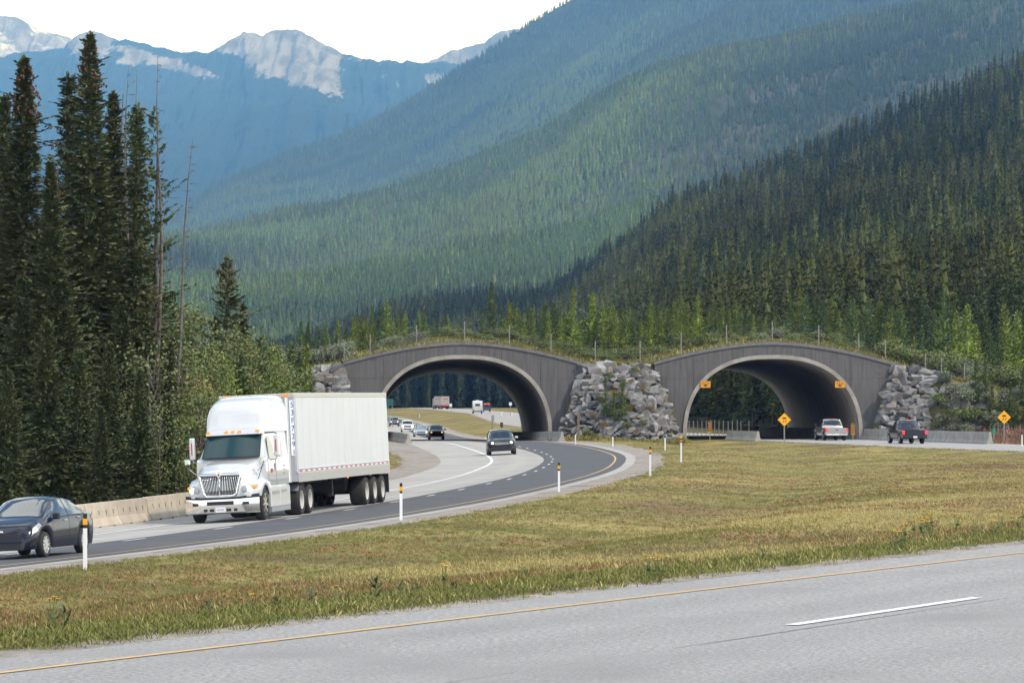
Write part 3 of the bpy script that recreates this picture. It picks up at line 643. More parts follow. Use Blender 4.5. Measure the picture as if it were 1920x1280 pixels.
def put_mass(sel, protos, name, hgt, label, w):
    X, Y, z = X2[sel], Y2[sel], z2[sel]; n = len(X); big = fbm(X*.01, Y*.006, 4)
    tint = np.clip((big-.5)*1.6+.45+.25*rng.normal(size=n), 0, 1); idx = np.where(fbm(X*.012+9, Y*.006+4, 3)+.14*rng.normal(size=n)+sm(Y, 1300, 700)*.1 > .54, 1, 0)
    h = hgt*(.6+.6*rng.random(n)**1.2); ww = w[0]+(w[1]-w[0])*rng.random(n); sc = np.stack([ww*h, ww*h, h], 1)
    scatter(name, np.stack([X, Y, z-.3], 1), sc, tint, idx, protos, label=label, cat='forest', kind='stuff')
def unit_q(P):
    me = P['crown'].copy(); co = np.empty(len(me.vertices)*3, np.float32); me.vertices.foreach_get('co', co); me.vertices.foreach_set('co', co/P['H']); return me
um = []
for q, m_ in ((conifer(31, H=17, Rr=2.1, cb=.8, nwh=22, per=6, ntw=11, tw=.75, droop=-.3, rise=.5, pw=.75, limbs=False, core=.5)[0], fm[0]), (conifer(32, H=17, Rr=2.0, cb=2.5, nwh=20, per=6, ntw=11, tw=.78, droop=-.1, rise=.6, pw=.6, limbs=False, core=.5)[0], fm[1])):
    um.append(quads_mesh('mid_conifer', q/17.0, m_))
put_mass(nearm, um, 'ridge_forest', 17, 'dark olive conifer forest on the lower right slope', (.85, 1.2))
put_mass(~nearm, um, 'ridge_forest', 19, 'dark conifer forest on the near ridge behind the overpass', (.9, 1.3))

# ------------------------------------------------------------------ left stand of tall trees
def gz(x, y): return float(ground_h(np.array([x]), np.array([y]))[0])
def at_px(px, Y): x = (px-CX)/F*Y; return x, Y, gz(x, Y)
def tree_px(P, name, px, top, Y, label, wide=1.0, group=None, tilt=0, cat='tree', zb=None, rz=None):
    x, y, z = at_px(px, Y); z = z if zb is None else zb; h = EYE+(HZ-top)/F*Y-z
    return place(P, name, x, y, z-.1, h, wide=wide, tilt=tilt, label=label, cat=cat, group=group, rz=rz)
tree_px(SP[0], 'spruce_tree', 168, 62, 150, 'tallest dark spruce of the left stand with a brown cone-laden crown', 1.42, rz=.4)
tree_px(SP[1], 'spruce_tree', 45, 106, 146, 'tall spruce with reddish brown cone-covered top near the left edge', 1.5, rz=2)
tree_px(SP[2], 'spruce_tree', 8, 178, 158, 'tall spruce cut by the left edge of the photo', 1.4)
tree_px(SP[3], 'spruce_tree', 258, 196, 150, 'narrow dark columnar spruce right of the tallest spruce', 1.25)
tree_px(SP[2], 'spruce_tree', 212, 172, 158, 'slim spruce between the tallest spruce and the columnar one', 1.35)
tree_px(SP[3], 'spruce_tree', 128, 140, 160, 'slender spruce peeking out left of the tallest spruce', 1.5)
tree_px(PI[0], 'pine_tree', 290, 205, 153, 'open-crowned pine with bare lower trunk right of the columnar spruce', 1.05)
tree_px(PI[0], 'pine_tree', 240, 215, 165, 'thin-crowned pine standing behind the columnar spruce', 1.0)
tree_px(SP[2], 'spruce_tree', 95, 300, 140, 'full spruce between the two tallest on the left', 1.5)
tree_px(SP[0], 'spruce_tree', -35, 240, 152, 'broad spruce just outside the left edge', 1.1)
for k, (px, top, Y, P, w, lab) in enumerate([
    (88, 598, 132, LOW[0], 1.15, 'middle-sized spruce behind the sedan with a pointed top'), (15, 690, 130, LOW[1], 1.2, 'low broad spruce behind the dark sedan at the left edge'),
    (150, 655, 133, LOW[1], 1.1, 'low spruce behind the barrier beside the sedan roof'), (205, 640, 136, LOW[0], 1.1, 'spruce behind the barrier with a blunt dark crown'),
    (262, 690, 134, LOW[1], 1.05, 'low spruce behind the middle of the concrete barrier'), (315, 735, 137, LOW[0], 1.0, 'dark low spruce behind the truck mirror'),
    (120, 520, 140, LOW[0], 1.0, 'spruce half hidden under the tallest spruce'), (230, 560, 142, LOW[1], 1.0, 'spruce under the columnar spruce'),
    (40, 520, 141, LOW[1], 1.0, 'spruce under the brown-topped spruce'), (190, 760, 130, LOW[0], 1.15, 'small dense spruce close behind the barrier'), (320, 640, 150, LOW[1], .8, 'dark narrow spruce beside the leaning dead trunk')]):
    tree_px(P, 'spruce_tree', px, top, Y, lab, w)
xs = [(70, 470), (110, 520), (180, 450), (20, 430), (240, 500), (280, 540), (150, 420), (60, 560), (220, 410), (300, 590), (-20, 480), (125, 600)]
for k, (px, top) in enumerate(xs):
    tree_px(SP[k % 3], 'spruce_tree', px, top, 172+7*k, 'dark spruce filling the back of the tall left stand', 1.15, group='spruces at the back of the left stand')
RUST = broadleaf(27, 4, 1.3, 12, m_rust, .12, 1500)
# dead trees
for px, top, Y, ln, nt_, lab in ((236, 122, 155, .004, 26, 'bare dead trunk left of the taller grey snag'), (250, 130, 156, .002, 22, 'thin bare dead trunk close beside another snag'),
    (298, 105, 152, .000, 40, 'tallest bare dead trunk right of the spruces'), (130, 120, 162, .01, 30, 'dead treetop with bent branches behind the tallest spruce')):
    x, y, z = at_px(px, Y); snag(int(px), EYE+(HZ-top)/F*Y-z, ln, nt_, .13, dict(label=lab, cat='dead tree'), (x, y, z))
x, y, z = at_px(312, 150); snag(5, EYE+(HZ-262)/F*150-z, .072, 30, .11, dict(label='leaning bare dead trunk at the right end of the tall stand', cat='dead tree'), (x, y, z))
x, y, z = at_px(383, 262); snag(9, EYE+(HZ-540)/F*262-z, 0, 24, .1, dict(label='thin grey dead tree left of the crooked lone spruce', cat='dead tree'), (x, y, z))
tree_px(CROOK, 'spruce_tree', 426, 482, 200, 'lone dark spruce with ragged limbs and red-brown top behind the truck', 1.2, rz=1)
tree_px(LOW[0], 'spruce_tree', 456, 568, 204, 'dark spruce leaning against the lone ragged spruce', .8)
tree_px(LOW[1], 'spruce_tree', 405, 590, 206, 'small dark spruce left of the lone ragged spruce', .9)
for px, top, Y, P, w, lab in ((365, 585, 185, ASP[0], 1.2, 'full grey-green broadleaf tree left of the lone spruce'), (345, 640, 178, ASP[1], 1.2, 'small broadleaf tree beside the leaning trunk'),
    (420, 640, 190, ASP[1], .9, 'light green broadleaf tree in front of the lone spruce'), (468, 650, 190, ASP[0], .8, 'olive broadleaf tree above the truck roof fairing'),
    (505, 640, 230, ASP[1], 1.1, 'pale green broadleaf tree right of the lone spruce'), (392, 680, 172, ASP[0], .8, 'bushy broadleaf tree above the truck cab'),
    (288, 640, 138, SPARSE, 1.0, 'sparse yellowing birch with curved pale stems behind the barrier'), (330, 800, 137, SPARSE, 1.0, 'sparse leafy shrub beside the truck mirror'), (300, 760, 135, SPARSE, .8, 'thin leafy sapling behind the barrier end')):
    tree_px(P, 'broadleaf_tree', px, top, Y, lab, w)
for k, (px, top, Y, P) in enumerate([(440, 660, 200, YG[0]), (480, 655, 205, YS[0]), (400, 680, 180, YS[1]), (360, 690, 176, YG[1]), (520, 650, 240, YG[0]), (545, 645, 250, YS[1]), (575, 650, 285, YG[1]), (335, 600, 210, YS[0]), (350, 615, 220, YS[1]), (495, 690, 215, YS[0]), (460, 700, 185, YG[0]), (420, 700, 178, YS[1]), (380, 720, 165, YG[1]), (340, 720, 160, YS[1]), (560, 660, 300, YS[0]), (400, 640, 192, YG[0]), (440, 625, 196, YS[1]), (470, 640, 200, YG[1]), (490, 632, 215, YS[0]), (510, 655, 222, YG[1]), (380, 655, 182, YG[0]), (360, 640, 188, YS[0]), (425, 670, 176, YG[1]), (450, 665, 182, YS[1]), (530, 668, 262, YG[0])]):
    tree_px(P, 'young_conifer', px, top, Y, 'young conifer in the thicket behind the truck', 1.1, group='young conifers in the thicket behind the truck')
for k in range(5):
    px = random.uniform(350, 440); tree_px(ASP[k % 2], 'shrub', px, 745+random.uniform(-12, 10), 150+3*k, 'leafy roadside shrub behind the truck cab', 1.2, group='roadside shrubs behind the truck cab', cat='shrub')
tree_px(RUST, 'shrub', 372, 725, 160, 'orange-brown autumn shrub left of the truck fairing', 1.3, cat='shrub')
# forest behind the left stand and thicket
n = 900; Yl = 175+rng.random(n)*330; pxl = -150+rng.random(n)*690; Xl = (pxl-CX)/F*Yl
kk = (Xl < -24-0.02*(Yl-150)) & (Xl < -30+ (Yl < 260)*3); 
kk &= ~((pxl > 335) & (Yl < 330)); Xl, Yl = Xl[kk], Yl[kk]; zl = ground_h(Xl, Yl); n = len(Xl)
h = 9+7*rng.random(n); h = np.where((Xl/Yl*F+CX) > 330, 5+2.5*rng.random(n), h)
scatter('left_forest', np.stack([Xl, Yl, zl-.2], 1), np.stack([h*1.05, h*1.05, h], 1), rng.random(n)*.7, (rng.random(n) > .7).astype(int), um, label='dark forest mass behind the tall left stand', cat='forest', kind='stuff')
# dark wood beyond the arches, beside the far bend
n = 420; pxl = 640+rng.random(n)*420; Yl = 1310+rng.random(n)*90; Xl = (pxl-CX)/F*Yl; zl = ground_h(Xl, Yl); h = 20+7*rng.random(n)
scatter('bend_forest', np.stack([Xl, Yl, zl-.3], 1), np.stack([h*.75, h*.75, h], 1), rng.random(n)*.35, np.zeros(n, int), um, label='dark spruce wood seen through the left arch', cat='forest', kind='stuff')
# ------------------------------------------------------------------ wildlife overpass
YW, YE = 330.0, 394.0
SW = F/YW                                     # px per metre at the portal
CL, CR, HA_, BB, NN = (867-CX)/SW, (1449-CX)/SW, 7.62, 7.05, 2.42
TOP, END, HW = 8.55, 6.78, 10.47
m_wall = M('stained_board_concrete', (0.106, 0.100, 0.100), 0.9, col2=(0.136, 0.129, 0.128), nscale=1.2, ndet=6, coord='World', nstretch=(3.0, 1, .25), bump=0.55, bscale=1.0, bstretch=(9.0, 1, .15), spec=.2)
m_cope = M('coping_concrete', (0.155, 0.147, 0.150), 0.9, col2=(0.185, 0.178, 0.176), nscale=2, coord='World', spec=.2)
m_ring = M('arch_concrete', (0.36, 0.335, 0.30), 0.9, col2=(0.27, 0.245, 0.215), nscale=.8, ndet=7, coord='World', bump=.2, bscale=8, spec=.2)
m_barrel = M('barrel_concrete', (0.44, 0.40, 0.355), 0.9, col2=(0.34, 0.305, 0.265), nscale=.5, ndet=7, coord='World', nstretch=(1, 1, .4), spec=.2)
m_soil = M('overpass_turf', (0.125, 0.125, 0.045), 1, col2=(0.19, 0.155, 0.075), nscale=.5, ndet=8, coord='World', bump=.6, bscale=4, spec=.1)
def arch_z(dx): return BB*max(0.0, 1-(abs(dx)/HA_)**NN)**(1/NN) if abs(dx) < HA_ else 0.0
def wall_top(dx): return TOP-(TOP-END)*(min(abs(dx), HW)/HW)**1.75
def barrel_c(c0, Y): t = (Y-YW)/(YE-YW); return c0+(-2.2 if c0 < 10 else -1.6)*t, -.25-(.65 if c0 < 10 else .35)*t
over = empty('wildlife_overpass', ((CL+CR)/2, YW, 0), label='dark concrete wildlife overpass with two arched road portals', cat='overpass')
inv = Matrix.Translation(-Vector(over.location))
def part(mb, name, mat, parent=over, **k):
    mb.v = [(p[0]-over.location.x, p[1]-over.location.y, p[2]) for p in mb.v]
    return mb.build(name, mat, parent, **k)
for c0 in (CL, CR):
    # board-formed wall panels, set 3 cm apart in front of a recessed backing
    bx = [-HW, -7.0, -3.55, 0.0, 3.45, 6.9, HW]; hz_ = 5.32
    for a, b in zip(bx[:-1], bx[1:]):
        for up in (0, 1):
            xs_ = np.linspace(a+.015, b-.015, 15); cols = []
            for x in xs_:
                lo = max(arch_z(x)+.16, hz_+.012 if up else -.6); hi = wall_top(x)-.26 if up else min(hz_-.012, wall_top(x)-.26)
                if hi-lo > .02: cols.append((x, lo, hi))
            if len(cols) < 2: continue
            mb = MB(); P = [[(c0+x, YW, lo), (c0+x, YW, hi), (c0+x, YW+.25, hi), (c0+x, YW+.25, lo), (c0+x, YW, lo)] for x, lo, hi in cols]
            mb.grid(P); part(mb, 'wall_panel', m_wall)
    mb = MB(); cols = [(x, arch_z(x)+.16, wall_top(x)-.3) for x in np.linspace(-HW, HW, 61)]
    mb.grid([[(c0+x, YW+.06, max(lo, -.6)), (c0+x, YW+.06, hi), (c0+x, YW+.5, hi), (c0+x, YW+.5, max(lo, -.6))] for x, lo, hi in cols]); part(mb, 'backing_wall', m_wall)
    mb = MB(); mb.grid([[(c0+x, YW-.09, wall_top(x)-.27), (c0+x, YW-.09, wall_top(x)), (c0+x, YW+.5, wall_top(x)), (c0+x, YW+.5, wall_top(x)-.27), (c0+x, YW-.09, wall_top(x)-.27)] for x in np.linspace(-HW-.05, HW+.05, 50)])
    part(mb, 'coping', m_cope)
    # ring and barrel: superellipse sections
    th = np.linspace(0, math.pi, 65); sec = [(HA_*np.sign(math.cos(t))*abs(math.cos(t))**(2/NN), BB*abs(math.sin(t))**(2/NN)) for t in th]
    def ofs(k, r):
        x0, z0 = sec[max(k-1, 0)]; x1, z1 = sec[min(k+1, 64)]; tx, tz = x1-x0, z1-z0; l = math.hypot(tx, tz); x, z = sec[k]
        return x+tz/l*r, z-tx/l*r
    mb = MB(); mb.grid([[(c0+ofs(k, r)[0], YW+y, ofs(k, r)[1]-.3*(k in (0, 64))) for (r, y) in ((0, -.13), (.34, -.13), (.34, .3), (0, .3), (0, -.13))] for k in range(65)])
    part(mb, 'arch_ring', m_ring, smooth=True, sharp=35)
    mb = MB(); rowsY = np.linspace(YW+.28, YE, 14)
    for r, flip in ((0.0, False), (0.4, True)):
        mb.grid([[(barrel_c(c0, Y)[0]+.003*0+ofs(k, r)[0], Y, ofs(k, r)[1]+barrel_c(c0, Y)[1]*(Y-YW)/(YE-YW)-.6*(k in (0, 64))) for k in range(65)] for Y in rowsY])
    yb = YE; mb.grid([[(barrel_c(c0, yb)[0]+ofs(k, r)[0], yb, ofs(k, r)[1]+barrel_c(c0, yb)[1]-.6*(k in (0, 64))) for r in (0, .4)] for k in range(65)])
    part(mb, 'barrel', m_barrel, smooth=True, sharp=40)
# soil deck
def deck_top(X):
    z = np.interp(X, [-90, -60, -46, -38, -30, -22, -16, CL-HW], [-1.5, -.6, 1.4, 2.8, 4.2, 5.6, 6.4, 6.6])
    for c0 in (CL, CR):
        d = np.abs(X-c0); z = np.where(d < HW, TOP-(TOP-END)*(np.minimum(d, HW)/HW)**1.75-.12, z)
    z = np.where((X > CL+HW) & (X < CR-HW), 6.55, z)
    return np.where(X > CR+HW, np.interp(X, [CR+HW, CR+HW+3, CR+HW+8, CR+HW+15, CR+HW+21, 80], [6.6, 5.9, 4.6, 3.2, -.7, -1.5]), z)
Xd = np.r_[np.linspace(-90, -16, 24), np.linspace(-15.5, 35, 110), np.linspace(36, 80, 20)]; Yd = np.array([YW+.3, YW+1.2, YW+2.5, YW+5, YW+9, YW+15, YW+25, YW+40, YE])
DX, DY = np.meshgrid(Xd, Yd); DZ = deck_top(DX)
kern = np.hanning(15); kern /= kern.sum(); sm_top = np.convolve(np.pad(deck_top(Xd), 7, 'edge'), kern, 'valid')
back = sm(DY, YW+.3, YW+10); DZ = DZ*(1-back)+(np.repeat(sm_top[None, :], len(Yd), 0)+.55)*back + .35*(fbm(DX/2.5, DY/2.5)-.5)*sm(DY, YW+1, YW+3)
link('embankment', mesh_grid('embankment', DX, DY, DZ, m_soil), kind='structure')
deck_pts = lambda X, Y: float(np.interp(X, Xd, DZ[int(np.abs(Yd-Y).argmin())]))
mb = MB(); zb = DZ[-1]
xsb = [x for x in Xd]
# rear fill wall (closes the mound behind, outside the barrels)
cols = []
for x in np.linspace(-90, 80, 260):
    lo = -3.0
    for c0 in (CL, CR):
        cx, cz = barrel_c(c0, YE)
        if abs(x-cx) < HA_+.2: lo = max(lo, arch_z((x-cx)/(1+.2/HA_))+.2+cz)
    cols.append((x, lo, float(np.interp(x, Xd, zb))))
mb.grid([[(x, YE-.02, min(lo, hi-.05)), (x, YE-.02, hi)] for x, lo, hi in cols]); mb.build('embankment', m_soil, kind='structure')

# ------------------------------------------------------------------ rock slopes of loose boulders
m_rock = M('limestone_boulder', (0.275, 0.27, 0.268), .92, col2=(0.115, 0.113, 0.118), nscale=1.6, ndet=9, objr=.34, bump=1.0, bscale=6, spec=.2, lo=.38, hi=.66, col3=(0.21, 0.175, 0.145), n3=.7)
m_rdark = M('dark_boulder', (0.085, 0.085, 0.092), .92, col2=(0.16, 0.155, 0.15), nscale=1.3, ndet=7, objr=.3, bump=.7, bscale=5, spec=.2)
BLD = []
for s in range(12):
    g = np.random.default_rng(100+s); bm = bmesh.new(); sq = np.array([1.0, .75, .62+.2*g.random()])
    for i in range(15):
        p = g.normal(size=3); p = np.sign(p)*np.abs(p/np.abs(p).max())**.7; p *= .42+.12*g.random()
        bm.verts.new(p*sq)
    r = bmesh.ops.convex_hull(bm, input=bm.verts[:]); bmesh.ops.delete(bm, geom=[e for e in r['geom_interior'] if isinstance(e, bmesh.types.BMVert)], context='VERTS')
    bmesh.ops.bevel(bm, geom=bm.edges[:], offset=.03, segments=1, affect='EDGES', clamp_overlap=True)
    bmesh.ops.triangulate(bm, faces=[f for f in bm.faces if len(f.verts) > 4])
    me = bpy.data.meshes.new('boulder'); bm.to_mesh(me); bm.free(); me.materials.append(m_rdark if s % 5 == 4 else m_rock); BLD.append(me)
def slope_pt(top, bot, u, v, depth, bulge=.5):
    """u across, v top->bottom"""
    x = (top[0]*(1-u)+top[1]*u)*(1-v)+(bot[0]*(1-u)+bot[1]*u)*v
    e = max(0.0, 1-abs(2*u-1)**4) if top[2] == 'both' else 1-(u if top[2] == 'left' else 1-u)**5
    zt = float(deck_top(np.array([x]))[0]) if top[3] is None else top[3]
    y = YW-.1-depth*(v**.95)*(.30+.70*e)-bulge*e*math.sin(math.pi*v)
    return Vector((x, y, zt*(1-v)+(-.25)*v))
def rock_slope(label, top, bot, depth, rows_, size, uu=(0, 1), skip=None, seed=0):
    o = MB(); nu, nv = 44, 14
    P = [[slope_pt(top, bot, i/(nu-1), j/(nv-1), depth)-Vector((0, -.45, 0)) for j in range(nv)] for i in range(nu)]
    L0 = [Vector((p.x, YW+.4, p.z)) for p in P[0]]; L1 = [Vector((p.x, YW+.4, p.z)) for p in P[-1]]
    o.grid([L0]+P+[L1]); root = o.build('rock_slope', m_soil, smooth=True, label=label, cat='rock slope')
    g = random.Random(seed); k = 0
    for j in range(rows_):
        v = (j+.5)/rows_; ww = abs(slope_pt(top, bot, uu[1], v, depth).x-slope_pt(top, bot, uu[0], v, depth).x); d0 = size*(1.15-.45*v); n = max(2, int(ww/(d0*.86)))
        for i in range(n):
            u_ = uu[0]+(uu[1]-uu[0])*(i+.5+g.uniform(-.2, .2)+(.35 if j % 2 else 0))/(n+.35); v_ = min(.99, max(.02, v+g.uniform(-.025, .025)))
            if skip and skip(u_, v_): continue
            p = slope_pt(top, bot, u_, v_, depth); s = d0*g.uniform(.85, 1.75)
            b = link('boulder', BLD[g.randrange(12)], root); b.location = p+Vector((0, .12*s, 0)); b.scale = (s*g.uniform(.95, 1.3), s, s*g.uniform(.85, 1.15))
            b.rotation_euler = (g.uniform(-.35, .35), g.uniform(-.3, .3), g.choice((0, math.pi))+g.uniform(-.6, .6))
    return root
rock_slope('grey boulder slope between the two arches', (CL+HW+.1, CR-HW-.1, 'both', 6.5), (CL+HA_+.75, CR-HA_-.35, 'x'), 4.6, 17, .74, seed=1, skip=lambda u, v: (.38 < u < .66 and .48 < v < .64) or (.3 < u < .62 and .18 < v < .45 and (u*37+v*91) % 1 > .6))
rock_slope('boulder slope left of the left arch above the trailer roof', (-58, CL-HW-.1, 'left', None), (-58, CL-HA_-1.4, 'x'), 4.6, 15, .78, uu=(.905, 1.0), seed=2)
rock_slope('boulder slope right of the right arch, overgrown by shrubs', (CR+HW+.1, CR+HW+20, 'right', None), (CR+HA_+.9, CR+HW+21, 'x'), 4.6, 15, .78, uu=(0, .40), seed=3, skip=lambda u, v: (u > .2 and (u*53+v*17) % 1 > .42))

# ------------------------------------------------------------------ planting on the overpass
def on_deck(P, name, px, top, Y, label, wide=1.0, group=None, cat='tree'):
    x = (px-CX)/F*Y; z = deck_pts(x, Y); h = max(.5, EYE+(HZ-top)/F*Y-z)
    return place(P, name, x, Y, z-.15, h, wide=wide, label=label, cat=cat, group=group)
for px, top, Y, P, w, lab in ((922, 528, 352, YS[0], 1.0, 'tallest dark spruce on the overpass right of the left arch crown'), (905, 585, 350, YS[1], 1.0, 'small dark spruce left of the tallest overpass spruce'),
    (697, 572, 350, YS[0], .8, 'dark spruce on the overpass above the left arch shoulder'), (726, 562, 352, YG[0], 1.1, 'bright young pine with twin tops above the left arch'),
    (795, 572, 347, YS[1], 1.0, 'pointed dark spruce above the left side of the arch'), (748, 575, 349, YS[1], .9, 'young spruce between pine and pointed spruce above the left arch'),
    (1075, 540, 356, YG[1], .9, 'tall light green pine above the right end of the left wall'), (1110, 550, 352, YG[0], 1.15, 'broad yellow-green tree above the boulder slope'),
    (1140, 575, 350, YG[1], 1.2, 'yellow-green tree with split crown above the boulder slope'), (1278, 558, 350, YG[1], 1.0, 'bright pine above the left shoulder of the right arch'),
    (1308, 552, 350, YG[0], 1.0, 'brightest tall pine above the left shoulder of the right arch'), (1340, 585, 346, YG[1], 1.0, 'small yellow-green pine left of the right arch crown'),
    (1222, 572, 345, YS[0], 1.0, 'dark spruce left of the right arch wall end'), (1500, 540, 358, YG[0], .9, 'yellowing pine above the right arch crown'),
    (1545, 555, 352, YS[1], .9, 'mid green conifer right of the yellowing pine'), (1600, 560, 352, YS[0], .85, 'mid green spruce above the right shoulder of the right arch'),
    (1690, 575, 352, YS[1], .9, 'green spruce above the right end of the wall'), (1770, 535, 356, YS[0], .75, 'tall green spruce behind the right boulder slope')):
    on_deck(P, 'young_conifer', px, top, Y, lab, w)
g = random.Random(5)
for lo_, hi_, n_, t0, t1, where in ((655, 690, 8, 590, 615, 'above the left end of the left arch wall'), (690, 860, 22, 575, 615, 'above the left arch'), (940, 1070, 24, 560, 605, 'above the right half of the left arch'), (1060, 1230, 30, 565, 620, 'above the boulders between the arches'),
        (1230, 1400, 24, 560, 600, 'above the left half of the right arch'), (1400, 1480, 7, 575, 605, 'behind the crown of the right arch'), (1480, 1680, 26, 555, 610, 'above the right half of the right arch'), (1680, 1930, 22, 560, 680, 'above the right boulder slope'), (560, 655, 12, 600, 640, 'on the slope left of the left arch')):
    for i in range(n_):
        br = g.random() < .5; P = (YG if br else YS)[g.randrange(2)]
        on_deck(P, 'young_conifer', lo_+(hi_-lo_)*(i+g.random())/n_, g.uniform(t0, t1), g.uniform(340, 385), ('light green' if br else 'dark green')+' young conifer on the overpass '+where, g.uniform(.85, 1.2), group='young conifers '+where)
for lo_, hi_, n_, Pset, lab, y0 in ((520, 650, 26, WIL, 'silvery willow shrub on the slope left of the overpass', 662), (700, 790, 9, WIL, 'silvery shrub on the overpass above the left arch', 622), (1430, 1490, 5, WIL, 'silvery shrub on the overpass above the right arch crown', 612),
        (830, 1080, 18, BUSH[:1], 'low green shrub on the overpass above the left arch', 632), (1090, 1220, 14, BUSH[:1], 'green shrub above the boulders between the arches', 650), (1230, 1660, 24, BUSH[:1], 'low green shrub on the overpass above the right arch', 632), (1665, 1920, 26, BUSH[:1]+WIL[:1], 'shrub on the bank behind the right boulder slope', 690)):
    for i in range(n_):
        px = lo_+(hi_-lo_)*(i+g.random())/n_; Y = g.uniform(333, 340); x = (px-CX)/F*Y; z = deck_pts(x, Y); P = Pset[g.randrange(len(Pset))]
        place(P, 'shrub', x, Y, z-.1, g.uniform(.6, 1.35)*(1.5 if lo_ in (520, 1665) else .85), wide=g.uniform(.9, 1.4), label=lab, cat='shrub', group=lab.replace('shrub', 'shrubs', 1))
# plants growing among the boulders
TOPM = (CL+HW+.1, CR-HW-.1, 'both', 6.5); BOTM = (CL+HA_+.75, CR-HA_-.35, 'x')
for u_, v_, h, P, lab in ((.36, .62, 3.4, YS[0], 'taller spruce sapling growing between the boulders'), (.52, .62, 3.2, YS[1], 'spruce sapling right of the taller one among the boulders'), (.44, .64, 2.4, YS[1], 'smallest spruce sapling in the middle of the boulder slope')):
    p = slope_pt(TOPM, BOTM, u_, v_, 4.6); place(P, 'young_conifer', p.x, p.y-.75, p.z-.35, h, wide=.85, label=lab, cat='tree')
for i, (u_, v_) in enumerate(((.46, .6), (.58, .6), (.2, .97), (.28, .98), (.24, .96), (.75, .35), (.55, .85), (.62, .9), (.7, .8), (.35, .82), (.3, .5), (.65, .25), (.4, .2), (.8, .6), (.55, .3), (.25, .7), (.72, .12), (.45, .4), (.5, .47))):
    p = slope_pt(TOPM, BOTM, u_, v_, 4.6); place(BUSH[i % 2], 'shrub', p.x, p.y-.4, p.z, random.uniform(.35, .7), wide=1.2, label='low shrub rooted among the boulders between the arches', cat='shrub', group='shrubs among the middle boulders')
TOPR = (CR+HW+.1, CR+HW+14, 'right', None); BOTR = (CR+HA_+.9, CR+HW+17, 'x')
for i in range(46):
    u_ = g.uniform(.26, 1.0); v_ = g.uniform(.05, 1); p = slope_pt(TOPR, BOTR, u_, v_, 4.6); k = g.random()
    if k < .45: place(YS[g.randrange(2)], 'young_conifer', p.x, p.y-.2, p.z-.1, g.uniform(1.6, 4.2), label='spruce sapling on the overgrown right boulder slope', cat='tree', group='saplings on the right boulder slope')
    else: place((WIL+BUSH[:1])[g.randrange(3)], 'shrub', p.x, p.y-.4, p.z-.1, g.uniform(.8, 1.5), wide=1.2, label='shrub on the overgrown right boulder slope', cat='shrub', group='shrubs on the right boulder slope')

# ------------------------------------------------------------------ fences
m_post = M('weathered_fence_post', (0.27, 0.25, 0.23), .9, col2=(0.2, 0.18, 0.165), nscale=4)
m_wire = M('galvanised_wire', (0.33, 0.33, 0.33), .5, metal=.6)
def fence(label, P, h, post_r=.058, wires=7, cat='fence'):
    P = [Vector(p) for p in P]; root = empty('page_wire_fence', P[0], label=label, cat=cat); o0 = P[0]
    for p in P: MB().tube([p-o0+Vector((0, 0, -.3)), p-o0+Vector((0, 0, h))], post_r, 6).build('post', m_post, root)
    for k in range(wires):
        z = .15+(h-.3)*k/(wires-1); MB().tube([p-o0+Vector((0, 0, z)) for p in P], .004, 3, caps=False).build('wire', m_wire, root)
    return root
def deck_posts(xs, tops=None): return [((x-CX)/F*(YW+1.6), YW+1.6, deck_pts((x-CX)/F*(YW+1.6), YW+1.2)) for x in xs]
fence('tall wire fence with grey posts along the left arch top', deck_posts([645, 694, 781, 871, 955, 1033]), 1.95)
fence('wire fence posts above the boulders between the arches', deck_posts([1116, 1200, 1277]), 2.1)
fence('tall wire fence with grey posts along the right arch top', deck_posts([1362, 1448, 1535, 1610, 1660]), 1.95)
fence('wire fence on the bank right of the overpass', deck_posts([1735, 1765, 1808, 1850]), 1.7)
fence('fence posts climbing the bank left of the overpass', [((561-CX)/F*322, 322, 3.2), ((500-CX)/F*315, 315, 2.0)], 2.6, .08)
mb = MB(); p0, p1 = Vector(PX(497, 722, 318)), Vector(PX(562, 696, 324)); c_ = (p0+p1)/2; mb.tube([p0-c_, p1-c_], .10, 7)
o = mb.build('fence_brace', m_post, label='pale diagonal brace pole leaning on the fence left of the overpass', cat='pole'); o.location = c_
fy = 402; fence('low closely spaced wire fence seen through the right arch', [((px-CX)/F*fy, fy, -.7) for px in (1284, 1292, 1300, 1308, 1316, 1324, 1340, 1348, 1356, 1365, 1373, 1382, 1389, 1404)], 1.75, .05)

# ------------------------------------------------------------------ concrete barriers
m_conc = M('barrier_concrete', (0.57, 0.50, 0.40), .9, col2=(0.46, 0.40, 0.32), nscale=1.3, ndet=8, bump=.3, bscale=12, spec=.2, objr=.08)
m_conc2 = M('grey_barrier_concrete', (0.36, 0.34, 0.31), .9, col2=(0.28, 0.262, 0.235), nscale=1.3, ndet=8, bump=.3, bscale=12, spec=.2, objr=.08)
m_hole = M('dark_recess', (0.02, 0.019, 0.018), .9)
def barrier_mesh(Lb, mat, h=.82, taper=0.0, key=''):
    prof = [(-.30, 0), (-.30, .08), (-.16, .33), (-.085, h), (.085, h), (.16, .33), (.30, .08), (.30, 0)]; mb = MB(); xs_ = [0, .02, Lb-.02, Lb]; P = []
    for x in xs_:
        k = .96 if x in (0, Lb) else 1.0; hz2 = 1-taper*(x/Lb)
        P.append([(x, y*k, z*k*(hz2 if z > .1 else 1)) for y, z in prof+prof[:1]])
    mb.grid(P); mb.f += [tuple(range(8))[::-1], tuple(range(27, 35))]
    return mb.mesh('barrier', mat)
